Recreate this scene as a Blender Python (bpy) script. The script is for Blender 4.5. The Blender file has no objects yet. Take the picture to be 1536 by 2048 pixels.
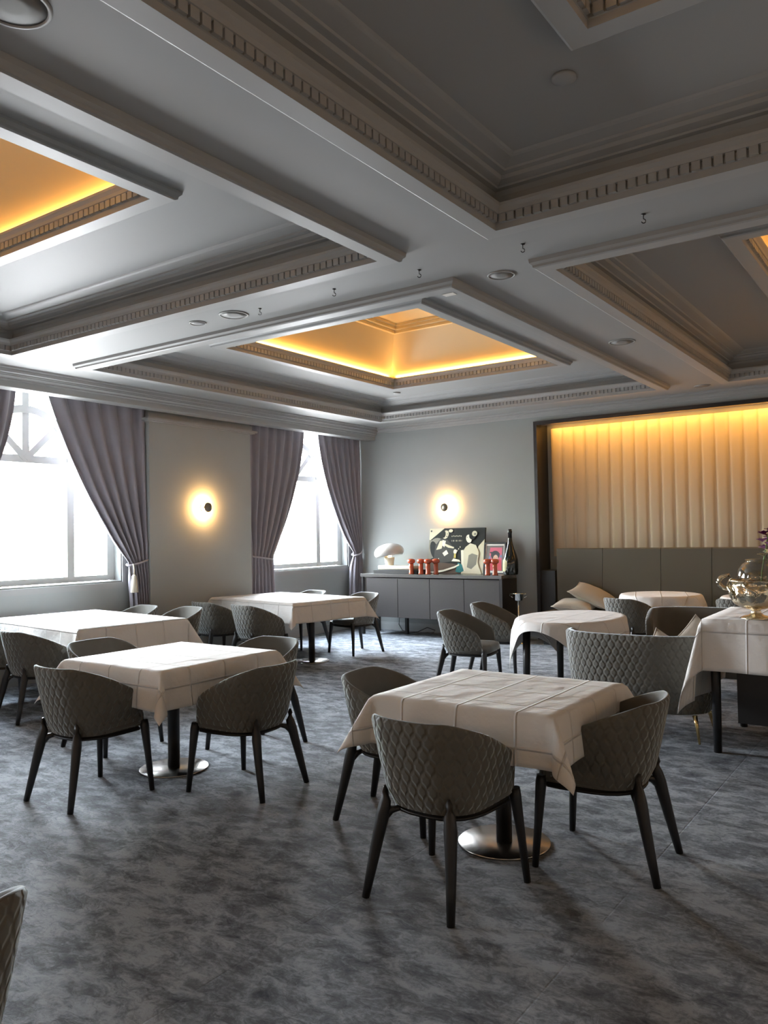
import bpy, bmesh, math, random
from mathutils import Vector, Matrix, noise
PI = math.pi
C = bpy.context.scene.collection
scene = bpy.context.scene
random.seed(4)

# ------------------------------------------------------------------ camera
CAM_Z = 1.56
F_PX, YAW, PITCH, ROLL = 1612.85, 0.610329, 0.0287367, -0.0183763
cam_d = bpy.data.cameras.new('camera'); cam = bpy.data.objects.new('camera', cam_d); C.objects.link(cam)
cam_d.sensor_fit = 'HORIZONTAL'; cam_d.sensor_width = 36; cam_d.lens = F_PX / 1536 * 36
_f = Vector((-math.sin(YAW) * math.cos(PITCH), math.cos(YAW) * math.cos(PITCH), math.sin(PITCH)))
_r = Vector((math.cos(YAW), math.sin(YAW), 0)); _u = _r.cross(_f)
R2 = math.cos(ROLL) * _r + math.sin(ROLL) * _u; U2 = -math.sin(ROLL) * _r + math.cos(ROLL) * _u
M = Matrix((R2, U2, -_f)).transposed().to_4x4(); M.translation = Vector((0, 0, CAM_Z))
cam.matrix_world = M
cam_d.clip_start = 0.02
scene.camera = cam

# ------------------------------------------------------------------ view and world
scene.view_settings.view_transform = 'Standard'
scene.view_settings.look = 'None'
scene.view_settings.gamma = 1
scene.view_settings.use_curve_mapping = False
scene.view_settings.exposure = 0.74
scene.cycles.use_denoising = True
scene.cycles.max_bounces = 10
scene.cycles.diffuse_bounces = 5
scene.cycles.glossy_bounces = 4
scene.cycles.transmission_bounces = 6
scene.cycles.transparent_max_bounces = 12
scene.cycles.caustics_reflective = False
scene.cycles.caustics_refractive = False
scene.cycles.sample_clamp_indirect = 6
scene.cycles.use_light_tree = True

YFL = -2.4
SKY = 120.0
w = bpy.data.worlds.new('sky'); scene.world = w; w.use_nodes = True
nt = w.node_tree; nt.nodes.clear()
out = nt.nodes.new('ShaderNodeOutputWorld'); bg = nt.nodes.new('ShaderNodeBackground')
tc = nt.nodes.new('ShaderNodeTexCoord'); sp = nt.nodes.new('ShaderNodeSeparateXYZ'); rp = nt.nodes.new('ShaderNodeValToRGB')
mr = nt.nodes.new('ShaderNodeMapRange'); mr.inputs['From Min'].default_value = -1; mr.inputs['From Max'].default_value = 1
nt.links.new(tc.outputs['Generated'], sp.inputs[0]); nt.links.new(sp.outputs['Z'], mr.inputs['Value'])
nt.links.new(mr.outputs[0], rp.inputs[0]); nt.links.new(rp.outputs[0], bg.inputs['Color']); nt.links.new(bg.outputs[0], out.inputs[0])
e = rp.color_ramp.elements
e[0].position = 0.0; e[0].color = (0.25, 0.255, 0.26, 1)
e[1].position = 1.0; e[1].color = (0.72, 0.85, 1.0, 1)
for p_, c_ in ((0.46, (0.34, 0.35, 0.36, 1)), (0.51, (0.86, 0.90, 0.95, 1)), (0.7, (0.82, 0.90, 0.98, 1))):
    q = rp.color_ramp.elements.new(p_); q.color = c_
# the street is dimmer toward -y (buildings), brighter toward +y
ma_ = nt.nodes.new('ShaderNodeMapRange'); ma_.interpolation_type = 'SMOOTHSTEP'
for k_, v_ in (('From Min', -0.75), ('From Max', 0.45), ('To Min', SKY * 0.16), ('To Max', SKY)): ma_.inputs[k_].default_value = v_
nt.links.new(sp.outputs['Y'], ma_.inputs['Value']); nt.links.new(ma_.outputs[0], bg.inputs['Strength'])

WARM = (1.0, 0.56, 0.17)
def area(name, loc, sx, sy, rot, power, color=WARM, portal=False):
    l = bpy.data.lights.new(name, 'AREA'); l.shape = 'RECTANGLE'; l.size = sx; l.size_y = sy
    l.energy = power; l.color = color
    o = bpy.data.objects.new(name, l); C.objects.link(o); o.location = loc; o.rotation_euler = rot
    if portal: l.cycles.is_portal = True
    return o
# daylight portals in the window openings (they only guide the sky light)
WIN = [(-0.57, 1.72), (3.97, 6.26), (8.48, 10.80)]
for a_, b_ in WIN:
    area('window_portal', (-8.64, (a_ + b_) / 2, 2.15), b_ - a_ + 0.2, 2.4, (PI / 2, 0, -PI / 2), 1.0, (1, 1, 1), True)

# unseen warm lamps without fixtures, added behind and right of the camera as fill
for lx, ly, lw in ((-6.0, YFL, 15), (-2.6, YFL, 19), (0.8, YFL, 14), (2.95, 0.6, 12), (2.95, 4.2, 15), (2.95, 7.8, 14)):
    l = bpy.data.lights.new('unseen_warm_lamp', 'POINT'); l.energy = lw; l.color = (1.0, 0.54, 0.22); l.shadow_soft_size = 0.12
    o_ = bpy.data.objects.new('unseen_warm_lamp', l); C.objects.link(o_); o_.location = (lx, ly, 1.98)

# ------------------------------------------------------------------ materials
def mat(name, col, rough=0.6, metal=0.0, spec=0.5, sheen=0.0, coat=0.0, emis=None, es=0.0, var=0.0, vscale=8.0, bump=0.0, bscale=60.0, bdist=0.01, sheen_tint=None):
    m = bpy.data.materials.new(name); m.use_nodes = True; t = m.node_tree; b = t.nodes['Principled BSDF']
    b.inputs['Base Color'].default_value = (*col, 1); b.inputs['Roughness'].default_value = rough
    b.inputs['Metallic'].default_value = metal; b.inputs['Specular IOR Level'].default_value = spec
    b.inputs['Sheen Weight'].default_value = sheen; b.inputs['Coat Weight'].default_value = coat
    if sheen: b.inputs['Sheen Roughness'].default_value = 0.35
    if sheen_tint: b.inputs['Sheen Tint'].default_value = (*sheen_tint, 1)
    if emis: b.inputs['Emission Color'].default_value = (*emis, 1); b.inputs['Emission Strength'].default_value = es
    if var or bump:
        co = t.nodes.new('ShaderNodeTexCoord')
    if var:
        n = t.nodes.new('ShaderNodeTexNoise'); n.inputs['Scale'].default_value = vscale; n.inputs['Detail'].default_value = 4
        t.links.new(co.outputs['Object'], n.inputs['Vector'])
        mx = t.nodes.new('ShaderNodeMix'); mx.data_type = 'RGBA'
        mx.inputs['A'].default_value = (*[c * (1 - var) for c in col], 1); mx.inputs['B'].default_value = (*[min(1, c * (1 + var)) for c in col], 1)
        t.links.new(n.outputs['Fac'], mx.inputs['Factor']); t.links.new(mx.outputs['Result'], b.inputs['Base Color'])
    if bump:
        n2 = t.nodes.new('ShaderNodeTexNoise'); n2.inputs['Scale'].default_value = bscale; n2.inputs['Detail'].default_value = 3
        t.links.new(co.outputs['Object'], n2.inputs['Vector'])
        bp = t.nodes.new('ShaderNodeBump'); bp.inputs['Strength'].default_value = bump; bp.inputs['Distance'].default_value = bdist
        t.links.new(n2.outputs['Fac'], bp.inputs['Height']); t.links.new(bp.outputs[0], b.inputs['Normal'])
    return m

PAINT = (0.34, 0.345, 0.34)
m_wall = mat('wall_paint', (0.33, 0.35, 0.345), 0.7, spec=0.3, bump=0.08, bscale=35, bdist=0.004, var=0.04, vscale=2)
m_ceil = mat('ceiling_paint', PAINT, 0.6, spec=0.25, bump=0.05, bscale=9, bdist=0.01)
m_trim = mat('trim_paint', PAINT, 0.5, spec=0.35)
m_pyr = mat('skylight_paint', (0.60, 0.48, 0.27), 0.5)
m_winf = mat('window_frame_paint', (0.5, 0.52, 0.5), 0.45)
m_sill = mat('sill_paint', (0.16, 0.155, 0.15), 0.9, spec=0.1)
m_dark = mat('dark_wood', (0.012, 0.011, 0.011), 0.42, var=0.2, vscale=30)
m_niche = mat('dark_lacquer', (0.022, 0.02, 0.02), 0.35)
m_leg = mat('black_stained_wood', (0.010, 0.010, 0.011), 0.45)
m_fab = mat('grey_velvet_plain', (0.105, 0.098, 0.085), 0.85, sheen=0.7, spec=0.2, var=0.12, vscale=14, sheen_tint=(0.8, 0.9, 0.95))
m_linen = mat('cushion_linen', (0.42, 0.38, 0.32), 0.9, sheen=0.2, spec=0.1, bump=0.2, bscale=25, bdist=0.01)
m_side = mat('sideboard_laminate', (0.045, 0.040, 0.038), 0.45, var=0.12, vscale=40)
m_sidetop = mat('sideboard_top', (0.10, 0.095, 0.09), 0.2)
m_steel = mat('brushed_steel', (0.42, 0.40, 0.37), 0.27, metal=1.0)
m_chrome = mat('polished_steel', (0.75, 0.74, 0.7), 0.12, metal=1.0)
m_brass = mat('brass', (0.75, 0.55, 0.25), 0.2, metal=1.0)
m_silver = mat('tarnished_silver_gilt', (0.74, 0.66, 0.50), 0.13, metal=1.0, bump=0.45, bscale=28, bdist=0.02)
m_red = mat('lacquered_red_wood', (0.42, 0.07, 0.025), 0.18, coat=0.6, var=0.25, vscale=20)
m_bottle = mat('dark_bottle_glass', (0.006, 0.009, 0.007), 0.06, coat=0.5)
m_label = mat('champagne_label', (0.42, 0.40, 0.20), 0.5)
m_dome = mat('lamp_enamel', (0.62, 0.60, 0.56), 0.12, coat=0.6)
m_marble = mat('lamp_marble', (0.85, 0.80, 0.66), 0.3, var=0.12, vscale=25)
m_black = mat('black_plastic', (0.01, 0.01, 0.01), 0.4)
m_sofa = mat('banquette_taupe', (0.095, 0.083, 0.060), 0.75, bump=0.1, bscale=200, bdist=0.002)
m_pad = mat('padded_cream_fabric', (0.50, 0.42, 0.31), 0.8, sheen=0.15, bump=0.15, bscale=160, bdist=0.002)
m_grille = mat('speaker_grille', (0.22, 0.22, 0.215), 0.6)
m_tassel = mat('tassel_cream', (0.62, 0.58, 0.48), 0.8)
m_glow = mat('warm_bulb', (1, 0.8, 0.5), 0.5, emis=(1.0, 0.54, 0.18), es=1050)
m_glow2 = mat('warm_lamp_bulb', (1, 0.8, 0.5), 0.5, emis=(1.0, 0.66, 0.3), es=120)
m_white = mat('white_card', (0.8, 0.78, 0.72), 0.6)

def glass_mat(name, tint=(1, 1, 1), refl=0.07, rough=0.0):
    m = bpy.data.materials.new(name); m.use_nodes = True; t = m.node_tree; t.nodes.clear()
    o = t.nodes.new('ShaderNodeOutputMaterial'); a = t.nodes.new('ShaderNodeBsdfTransparent'); g = t.nodes.new('ShaderNodeBsdfGlossy')
    a.inputs['Color'].default_value = (*tint, 1); g.inputs['Roughness'].default_value = rough
    mx = t.nodes.new('ShaderNodeMixShader'); fr = t.nodes.new('ShaderNodeLayerWeight'); fr.inputs['Blend'].default_value = refl * 4
    mm = t.nodes.new('ShaderNodeMath'); mm.operation = 'MULTIPLY_ADD'; mm.inputs[1].default_value = 0.6; mm.inputs[2].default_value = refl * 0.5
    t.links.new(fr.outputs['Facing'], mm.inputs[0]); t.links.new(mm.outputs[0], mx.inputs['Fac'])
    t.links.new(a.outputs[0], mx.inputs[1]); t.links.new(g.outputs[0], mx.inputs[2]); t.links.new(mx.outputs[0], o.inputs[0])
    return m
m_glass = glass_mat('window_glass', refl=0.05)
m_bowlglass = glass_mat('bowl_glass', (0.93, 0.92, 0.88), 0.12)

# quilted velvet: rows of elongated hexagons from the UV map
def quilt_mat():
    m = mat('quilted_grey_velvet', (0.115, 0.110, 0.096), 0.8, sheen=0.8, spec=0.2, sheen_tint=(0.8, 0.9, 0.93))
    t = m.node_tree; b = t.nodes['Principled BSDF']
    uv = t.nodes.new('ShaderNodeUVMap')
    def vm(op, a, b_=None):
        n = t.nodes.new('ShaderNodeVectorMath'); n.operation = op
        if isinstance(a, tuple): n.inputs[0].default_value = a
        else: t.links.new(a, n.inputs[0])
        if b_ is not None:
            if isinstance(b_, tuple): n.inputs[1].default_value = b_
            else: t.links.new(b_, n.inputs[1])
        return n
    def mt(op, a, b_=None):
        n = t.nodes.new('ShaderNodeMath'); n.operation = op
        for i, x in enumerate((a, b_)):
            if x is None: continue
            if isinstance(x, (int, float)): n.inputs[i].default_value = x
            else: t.links.new(x, n.inputs[i])
        return n.outputs[0]
    S3 = math.sqrt(3)
    p = vm('MULTIPLY', uv.outputs[0], (1 / 0.058, S3 / 0.108, 0)).outputs[0]
    p = vm('ADD', p, (100, 100 * S3, 0)).outputs[0]
    r = (1.0, S3, 1.0); h = (0.5, S3 / 2, 0)
    a = vm('SUBTRACT', vm('MODULO', p, r).outputs[0], h).outputs[0]
    b2 = vm('SUBTRACT', vm('MODULO', vm('SUBTRACT', p, h).outputs[0], r).outputs[0], h).outputs[0]
    def hexd(v):
        ab = vm('ABSOLUTE', v).outputs[0]
        d = vm('DOT_PRODUCT', ab, (0.672, 0.740, 0)).outputs['Value']
        sx = t.nodes.new('ShaderNodeSeparateXYZ'); t.links.new(ab, sx.inputs[0])
        return mt('MINIMUM', mt('SUBTRACT', 0.489, d), mt('SUBTRACT', 0.5, sx.outputs[0]))
    d = mt('MAXIMUM', hexd(a), hexd(b2))
    mrr = t.nodes.new('ShaderNodeMapRange'); mrr.interpolation_type = 'SMOOTHERSTEP'
    mrr.inputs['From Max'].default_value = 0.27; t.links.new(d, mrr.inputs['Value'])
    bp = t.nodes.new('ShaderNodeBump'); bp.inputs['Strength'].default_value = 0.75; bp.inputs['Distance'].default_value = 0.007
    t.links.new(mrr.outputs[0], bp.inputs['Height']); t.links.new(bp.outputs[0], b.inputs['Normal'])
    return m
m_quilt = quilt_mat()

# table linen with ironed creases every third of the cloth
def cloth_mat(name, col, period):
    m = mat(name, col, 0.75, spec=0.25, sheen=0.1); t = m.node_tree; b = t.nodes['Principled BSDF']
    co = t.nodes.new('ShaderNodeUVMap'); sx = t.nodes.new('ShaderNodeSeparateXYZ'); t.links.new(co.outputs[0], sx.inputs[0])
    n = t.nodes.new('ShaderNodeTexNoise'); n.inputs['Scale'].default_value = 5; n.inputs['Detail'].default_value = 5; t.links.new(co.outputs[0], n.inputs['Vector'])
    tot = None
    for ax in (0, 1):
        a = t.nodes.new('ShaderNodeMath'); a.operation = 'MULTIPLY_ADD'; a.inputs[1].default_value = 1 / period; a.inputs[2].default_value = 100.5
        t.links.new(sx.outputs[ax], a.inputs[0])
        f = t.nodes.new('ShaderNodeMath'); f.operation = 'FRACT'; t.links.new(a.outputs[0], f.inputs[0])
        s = t.nodes.new('ShaderNodeMath'); s.operation = 'SUBTRACT'; s.inputs[1].default_value = 0.5; t.links.new(f.outputs[0], s.inputs[0])
        ab = t.nodes.new('ShaderNodeMath'); ab.operation = 'ABSOLUTE'; t.links.new(s.outputs[0], ab.inputs[0])
        r_ = t.nodes.new('ShaderNodeMapRange'); r_.interpolation_type = 'SMOOTHSTEP'; r_.inputs['From Max'].default_value = 0.03
        r_.inputs['To Min'].default_value = 1; r_.inputs['To Max'].default_value = 0; t.links.new(ab.outputs[0], r_.inputs['Value'])
        if tot is None: tot = r_.outputs[0]
        else:
            ad = t.nodes.new('ShaderNodeMath'); ad.operation = 'ADD'; t.links.new(tot, ad.inputs[0]); t.links.new(r_.outputs[0], ad.inputs[1]); tot = ad.outputs[0]
    ma = t.nodes.new('ShaderNodeMath'); ma.operation = 'MULTIPLY_ADD'; ma.inputs[1].default_value = 3.4; t.links.new(n.outputs['Fac'], ma.inputs[0]); t.links.new(tot, ma.inputs[2])
    bp = t.nodes.new('ShaderNodeBump'); bp.inputs['Strength'].default_value = 0.9; bp.inputs['Distance'].default_value = 0.008
    t.links.new(ma.outputs[0], bp.inputs['Height']); t.links.new(bp.outputs[0], b.inputs['Normal'])
    return m
m_cloth = cloth_mat('white_table_linen', (0.66, 0.64, 0.61), 0.30)

def curtain_mat():
    m = mat('dusty_lilac_velvet', (0.235, 0.22, 0.25), 0.8, sheen=0.5, spec=0.2, var=0.15, vscale=3, bump=0.15, bscale=90, bdist=0.003)
    return m
m_curt = curtain_mat()

SEAM = 0.18
def carpet_mat():
    m = mat('slate_pattern_carpet', (0.1, 0.11, 0.12), 0.85, spec=0.25); t = m.node_tree; b = t.nodes['Principled BSDF']
    co = t.nodes.new('ShaderNodeTexCoord')
    mp = t.nodes.new('ShaderNodeMapping'); mp.inputs['Rotation'].default_value = (0, 0, 0.9); mp.inputs['Scale'].default_value = (2.0, 3.6, 1)
    t.links.new(co.outputs['Object'], mp.inputs[0])
    n0 = t.nodes.new('ShaderNodeTexNoise'); n0.inputs['Scale'].default_value = 1.6; n0.inputs['Detail'].default_value = 4; n0.inputs['Distortion'].default_value = 0.6
    t.links.new(mp.outputs[0], n0.inputs['Vector'])
    # warp the coordinates for flake-like strokes
    sc = t.nodes.new('ShaderNodeVectorMath'); sc.operation = 'SCALE'; sc.inputs['Scale'].default_value = 0.55; t.links.new(n0.outputs['Color'], sc.inputs[0])
    ad = t.nodes.new('ShaderNodeVectorMath'); ad.operation = 'ADD'; t.links.new(mp.outputs[0], ad.inputs[0]); t.links.new(sc.outputs[0], ad.inputs[1])
    v = t.nodes.new('ShaderNodeTexVoronoi'); v.feature = 'SMOOTH_F1'; v.inputs['Scale'].default_value = 2.6; v.inputs['Smoothness'].default_value = 0.35; v.inputs['Detail'].default_value = 2.0
    t.links.new(ad.outputs[0], v.inputs['Vector'])
    n1 = t.nodes.new('ShaderNodeTexNoise'); n1.inputs['Scale'].default_value = 7; n1.inputs['Detail'].default_value = 8; n1.inputs['Roughness'].default_value = 0.7; n1.inputs['Distortion'].default_value = 1.2
    t.links.new(ad.outputs[0], n1.inputs['Vector'])
    n2 = t.nodes.new('ShaderNodeTexNoise'); n2.inputs['Scale'].default_value = 0.8; n2.inputs['Detail'].default_value = 3; t.links.new(co.outputs['Object'], n2.inputs['Vector'])
    n3 = t.nodes.new('ShaderNodeTexNoise'); n3.inputs['Scale'].default_value = 55; n3.inputs['Detail'].default_value = 5; n3.inputs['Roughness'].default_value = 0.7; t.links.new(co.outputs['Object'], n3.inputs['Vector'])
    def mul(a, k, c):
        n = t.nodes.new('ShaderNodeMath'); n.operation = 'MULTIPLY_ADD'; n.inputs[1].default_value = k; t.links.new(a, n.inputs[0])
        if isinstance(c, float): n.inputs[2].default_value = c
        else: t.links.new(c, n.inputs[2])
        return n.outputs[0]
    s = mul(v.outputs['Distance'], 0.45, mul(n1.outputs['Fac'], 0.95, mul(n2.outputs['Fac'], 0.40, mul(n3.outputs['Fac'], 0.5, -0.735))))
    rr = t.nodes.new('ShaderNodeValToRGB'); e = rr.color_ramp.elements
    e[0].position = 0.22; e[0].color = (0.042, 0.048, 0.060, 1); e[1].position = 0.78; e[1].color = (0.30, 0.325, 0.355, 1)
    q = e.new(0.5); q.color = (0.125, 0.136, 0.152, 1)
    t.links.new(s, rr.inputs[0]); t.links.new(rr.outputs[0], b.inputs['Base Color'])
    n4 = t.nodes.new('ShaderNodeTexNoise'); n4.noise_type = 'RIDGED_MULTIFRACTAL'; n4.inputs['Scale'].default_value = 3.2; n4.inputs['Detail'].default_value = 7; n4.inputs['Roughness'].default_value = 0.62; n4.inputs['Distortion'].default_value = 0.9
    t.links.new(ad.outputs[0], n4.inputs['Vector'])
    # seams between carpet widths
    sxy = t.nodes.new('ShaderNodeSeparateXYZ'); t.links.new(co.outputs['Object'], sxy.inputs[0])
    sm = t.nodes.new('ShaderNodeMath'); sm.operation = 'PINGPONG'; sm.inputs[1].default_value = 0.5
    of = t.nodes.new('ShaderNodeMath'); of.operation = 'ADD'; of.inputs[1].default_value = SEAM; t.links.new(sxy.outputs['X'], of.inputs[0]); t.links.new(of.outputs[0], sm.inputs[0])
    sr = t.nodes.new('ShaderNodeMapRange'); sr.inputs['From Max'].default_value = 0.006; sr.inputs['To Min'].default_value = -0.22; sr.inputs['To Max'].default_value = 0; t.links.new(sm.outputs[0], sr.inputs['Value'])
    hh = mul(n4.outputs['Fac'], 0.55, mul(n1.outputs['Fac'], 0.9, sr.outputs[0]))
    bp = t.nodes.new('ShaderNodeBump'); bp.inputs['Strength'].default_value = 0.8; bp.inputs['Distance'].default_value = 0.022
    t.links.new(hh, bp.inputs['Height']); t.links.new(bp.outputs[0], b.inputs['Normal'])
    return m
m_floor = carpet_mat()

# ------------------------------------------------------------------ mesh helpers
def obj(name, bm, m, parent=None, smooth=False, loc=None):
    me = bpy.data.meshes.new(name); bm.to_mesh(me); bm.free()
    for mm in (m if isinstance(m, (list, tuple)) else [m]): me.materials.append(mm)
    if smooth:
        for p in me.polygons: p.use_smooth = True
    o = bpy.data.objects.new(name, me); C.objects.link(o)
    if parent: o.parent = parent
    if loc: o.location = loc
    return o
def struct(name, bm, m, parent=None, smooth=False):
    o = obj(name, bm, m, parent, smooth)
    if parent is None: o['kind'] = 'structure'
    return o
def thing(name, label, cat, loc=(0, 0, 0), rz=0, group=None, rx=0, ry=0):
    o = bpy.data.objects.new(name, None); C.objects.link(o); o.location = loc; o.rotation_euler = (rx, ry, rz); o.empty_display_size = 0.1
    return tag(o, label, cat, group)
def tag(o, label, cat, group=None):
    o['label'] = label; o['category'] = cat
    if group: o['group'] = group
    return o
def dup(root, loc, rz, label, group=None):
    r = root.copy(); C.objects.link(r); r.location = loc; r.rotation_euler = (0, 0, rz); r['label'] = label
    if group: r['group'] = group
    elif 'group' in r: del r['group']
    for ch in list(root.children):
        c = ch.copy(); C.objects.link(c); c.parent = r
        for g in ch.children:
            d = g.copy(); C.objects.link(d); d.parent = c
    return r
def box(bm, a, b, mi=0, bevel=0.0):
    x0, y0, z0 = a; x1, y1, z1 = b
    vs = [bm.verts.new(p) for p in ((x0, y0, z0), (x1, y0, z0), (x1, y1, z0), (x0, y1, z0), (x0, y0, z1), (x1, y0, z1), (x1, y1, z1), (x0, y1, z1))]
    fs = [bm.faces.new([vs[i] for i in q]) for q in ((3, 2, 1, 0), (4, 5, 6, 7), (0, 1, 5, 4), (1, 2, 6, 5), (2, 3, 7, 6), (3, 0, 4, 7))]
    for f in fs: f.material_index = mi
    if bevel:
        es = list({e for f in fs for e in f.edges})
        bmesh.ops.bevel(bm, geom=es, offset=bevel, segments=2, affect='EDGES', profile=0.7)
    return vs
def quad(bm, pts, mi=0):
    f = bm.faces.new([bm.verts.new(p) for p in pts]); f.material_index = mi; return f
def bxobj(name, a, b, m, parent=None, bevel=0.0, st=False):
    bm = bmesh.new(); box(bm, a, b, 0, bevel)
    return struct(name, bm, m, parent) if st else obj(name, bm, m, parent)
def lathe(bm, prof, n=32, mi=0, c=(0, 0, 0), sx=1, sy=1):
    rings = []
    for r, z in prof:
        rings.append([bm.verts.new((c[0] + r * sx * math.cos(2 * PI * i / n), c[1] + r * sy * math.sin(2 * PI * i / n), c[2] + z)) for i in range(n)])
    for a, b in zip(rings, rings[1:]):
        for i in range(n):
            j = (i + 1) % n
            f = bm.faces.new((a[i], a[j], b[j], b[i])); f.material_index = mi; f.smooth = True
    for rg, rev in ((rings[0], True), (rings[-1], False)):
        if prof[0 if rev else -1][0] > 1e-6:
            f = bm.faces.new(rg[::-1] if rev else rg); f.material_index = mi
    return rings
def tube(bm, pts, r, n=8, mi=0, sq=False):
    pts = [Vector(p) for p in pts]; rs = r if isinstance(r, (list, tuple)) else [r] * len(pts)
    rings = []; up = Vector((0, 0, 1))
    for i, p in enumerate(pts):
        d = (pts[min(i + 1, len(pts) - 1)] - pts[max(i - 1, 0)]).normalized()
        a = d.cross(up)
        if a.length < 0.05: a = d.cross(Vector((0, 1, 0)))
        a.normalize(); b = a.cross(d)
        rr = rs[i]; rx, ry = rr if isinstance(rr, tuple) else (rr, rr)
        ring = []
        for k in range(n):
            t = 2 * PI * (k + (0.5 if sq else 0)) / n
            cx, cy = math.cos(t), math.sin(t)
            if sq:
                s = 1 / max(abs(cx), abs(cy)) ** 0.75; cx *= s; cy *= s
            ring.append(bm.verts.new(p + a * (cx * rx) + b * (cy * ry)))
        rings.append(ring)
    for A, B in zip(rings, rings[1:]):
        for k in range(n):
            f = bm.faces.new((A[k], A[(k + 1) % n], B[(k + 1) % n], B[k])); f.material_index = mi; f.smooth = not sq or n > 4
    bm.faces.new(rings[0][::-1]).material_index = mi; bm.faces.new(rings[-1]).material_index = mi
def smoothstep(a, b, x):
    t = max(0, min(1, (x - a) / (b - a))); return t * t * (3 - 2 * t)

# ------------------------------------------------------------------ room shell
WX, WB, BY, XR, YF, ZS, ZF = -8.33, -8.10, 11.0, 3.15, -2.6, 3.35, 3.29
bm = bmesh.new(); quad(bm, [(WX - 0.4, YF, 0), (XR, YF, 0), (XR, BY + 0.5, 0), (WX - 0.4, BY + 0.5, 0)]); struct('floor', bm, m_floor)

# window wall with two openings, recessed behind the pilasters
ZSILL, ZHEAD = 1.05, 3.30
bm = bmesh.new()
segs = [(YF, WIN[0][0]), (WIN[0][1], WIN[1][0]), (WIN[1][1], WIN[2][0]), (WIN[2][1], BY)]
for a_, b_ in segs: box(bm, (WX - 0.22, a_, 0), (WX, b_, 3.6))
for a_, b_ in WIN:
    box(bm, (WX - 0.22, a_, 0), (WX, b_, ZSILL)); box(bm, (WX - 0.22, a_, ZHEAD), (WX, b_, 3.6))
struct('wall_window_side', bm, m_wall)
for y0, y1 in ((6.52, 8.29), (1.98, 3.70), (-2.6, -0.84)):
    bm = bmesh.new(); box(bm, (WX - 0.02, y0, 0), (WB, y1, 3.3)); struct('wall_pilaster', bm, m_wall)
    bm = bmesh.new()
    box(bm, (WX + 0.02, y0 - 0.05, 3.03), (WB + 0.05, y1 + 0.05, 3.045)); box(bm, (WX + 0.02, y0 - 0.075, 3.045), (WB + 0.075, y1 + 0.075, 3.07)); box(bm, (WX + 0.02, y0 - 0.02, 3.07), (WB + 0.02, y1 + 0.02, 3.14))
    struct('trim_7', bm, m_trim)
# back wall with the banquette niche
NX0, NX1, NZ, NY = -4.96, 2.6, 3.185, 11.36
bm = bmesh.new()
box(bm, (WX - 0.2, BY, 0), (NX0, BY + 0.5, 3.6)); box(bm, (NX1, BY, 0), (XR + .2, BY + 0.5, 3.6)); box(bm, (NX0, BY, NZ), (NX1, BY + 0.5, 3.6)); box(bm, (NX0, NY, 0), (NX1, BY + 0.5, NZ))
struct('wall_back', bm, m_wall)
bm = bmesh.new(); box(bm, (XR, YF, 0), (XR + 0.2, BY + 0.5, 3.9)); struct('wall_right', bm, m_wall)
bm = bmesh.new(); box(bm, (WX - 0.2, YF - 0.2, 0), (XR + 0.2, YF, 3.9)); struct('wall_front', bm, m_wall)
# niche lining: dark frame and returns, stone-grey dado block at the left
bm = bmesh.new()
box(bm, (NX0 - 0.005, BY - 0.03, 0), (NX0 + 0.045, NY, NZ + 0.005)); box(bm, (NX1 - 0.045, BY - 0.03, 0), (NX1 + 0.005, NY, NZ + 0.005)); box(bm, (NX0 + 0.045, BY - 0.03, NZ - 0.05), (NX1 - 0.045, BY + 0.06, NZ + 0.005))
struct('trim_niche_frame', bm, m_niche)
bm = bmesh.new(); box(bm, (NX0 + 0.045, BY + 0.02, 0.0), (-4.70, NY - 0.005, 1.0)); struct('trim_niche_dado', bm, mat('dado_grey', (0.03, 0.03, 0.03), 0.5))
# baseboard
bm = bmesh.new(); box(bm, (WB, BY - 0.018, 0), (NX0 - 0.005, BY, 0.10)); box(bm, (WB, BY - 0.012, 0.10), (NX0 - 0.005, BY, 0.127)); struct('baseboard_back', bm, mat('baseboard_paint', (0.42, 0.44, 0.44), 0.4))
bm = bmesh.new()
for y0, y1 in ((6.52, 8.29),): box(bm, (WB, y0, 0), (WB + 0.015, y1, 0.12))
box(bm, (WX, 3.70, 0), (WX + 0.015, 6.52, 0.12)); box(bm, (WX, 8.29, 0), (WX + 0.015, BY, 0.12))
struct('baseboard_left', bm, m_trim)

# coffers: rows and columns of raised frames
COLX = [(-7.07, -2.905), (-2.07, 2.20)]
ROWY = [(-1.1, 4.13), (4.985, 10.08)]
COF = [(x, y) for x in COLX for y in ROWY]
def rect_sweep(bm, x0, x1, y0, y1, prof):
    rings = []
    for d, z in prof:
        rings.append([bm.verts.new(p) for p in ((x0 + d, y0 + d, z), (x1 - d, y0 + d, z), (x1 - d, y1 - d, z), (x0 + d, y1 - d, z))])
    for a, b in zip(rings, rings[1:]):
        for i in range(4):
            bm.faces.new((a[i], b[i], b[(i + 1) % 4], a[(i + 1) % 4]))
def dentils(bm, x0, x1, y0, y1, z0, z1, d0, d1, pitch=0.0525, fill=0.78):
    for (p, q, ax) in (((x0, y0), (x1, y0), 0), ((x0, y1), (x1, y1), 0), ((x0, y0), (x0, y1), 1), ((x1, y0), (x1, y1), 1)):
        L = abs(q[ax] - p[ax]) - 0.05; n = int(L / pitch); st = L / n
        for k in range(n):
            c = min(p[ax], q[ax]) + 0.025 + st * (k + 0.5); h = st * fill / 2
            if ax == 0:
                s = 1 if p[1] == y0 else -1
                ya, yb = sorted((p[1] + s * d0, p[1] + s * d1)); box(bm, (c - h, ya, z0), (c + h, yb, z1))
            else:
                s = 1 if p[0] == x0 else -1
                xa, xb = sorted((p[0] + s * d0, p[0] + s * d1)); box(bm, (xa, c - h, z0), (xb, c + h, z1))
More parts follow.
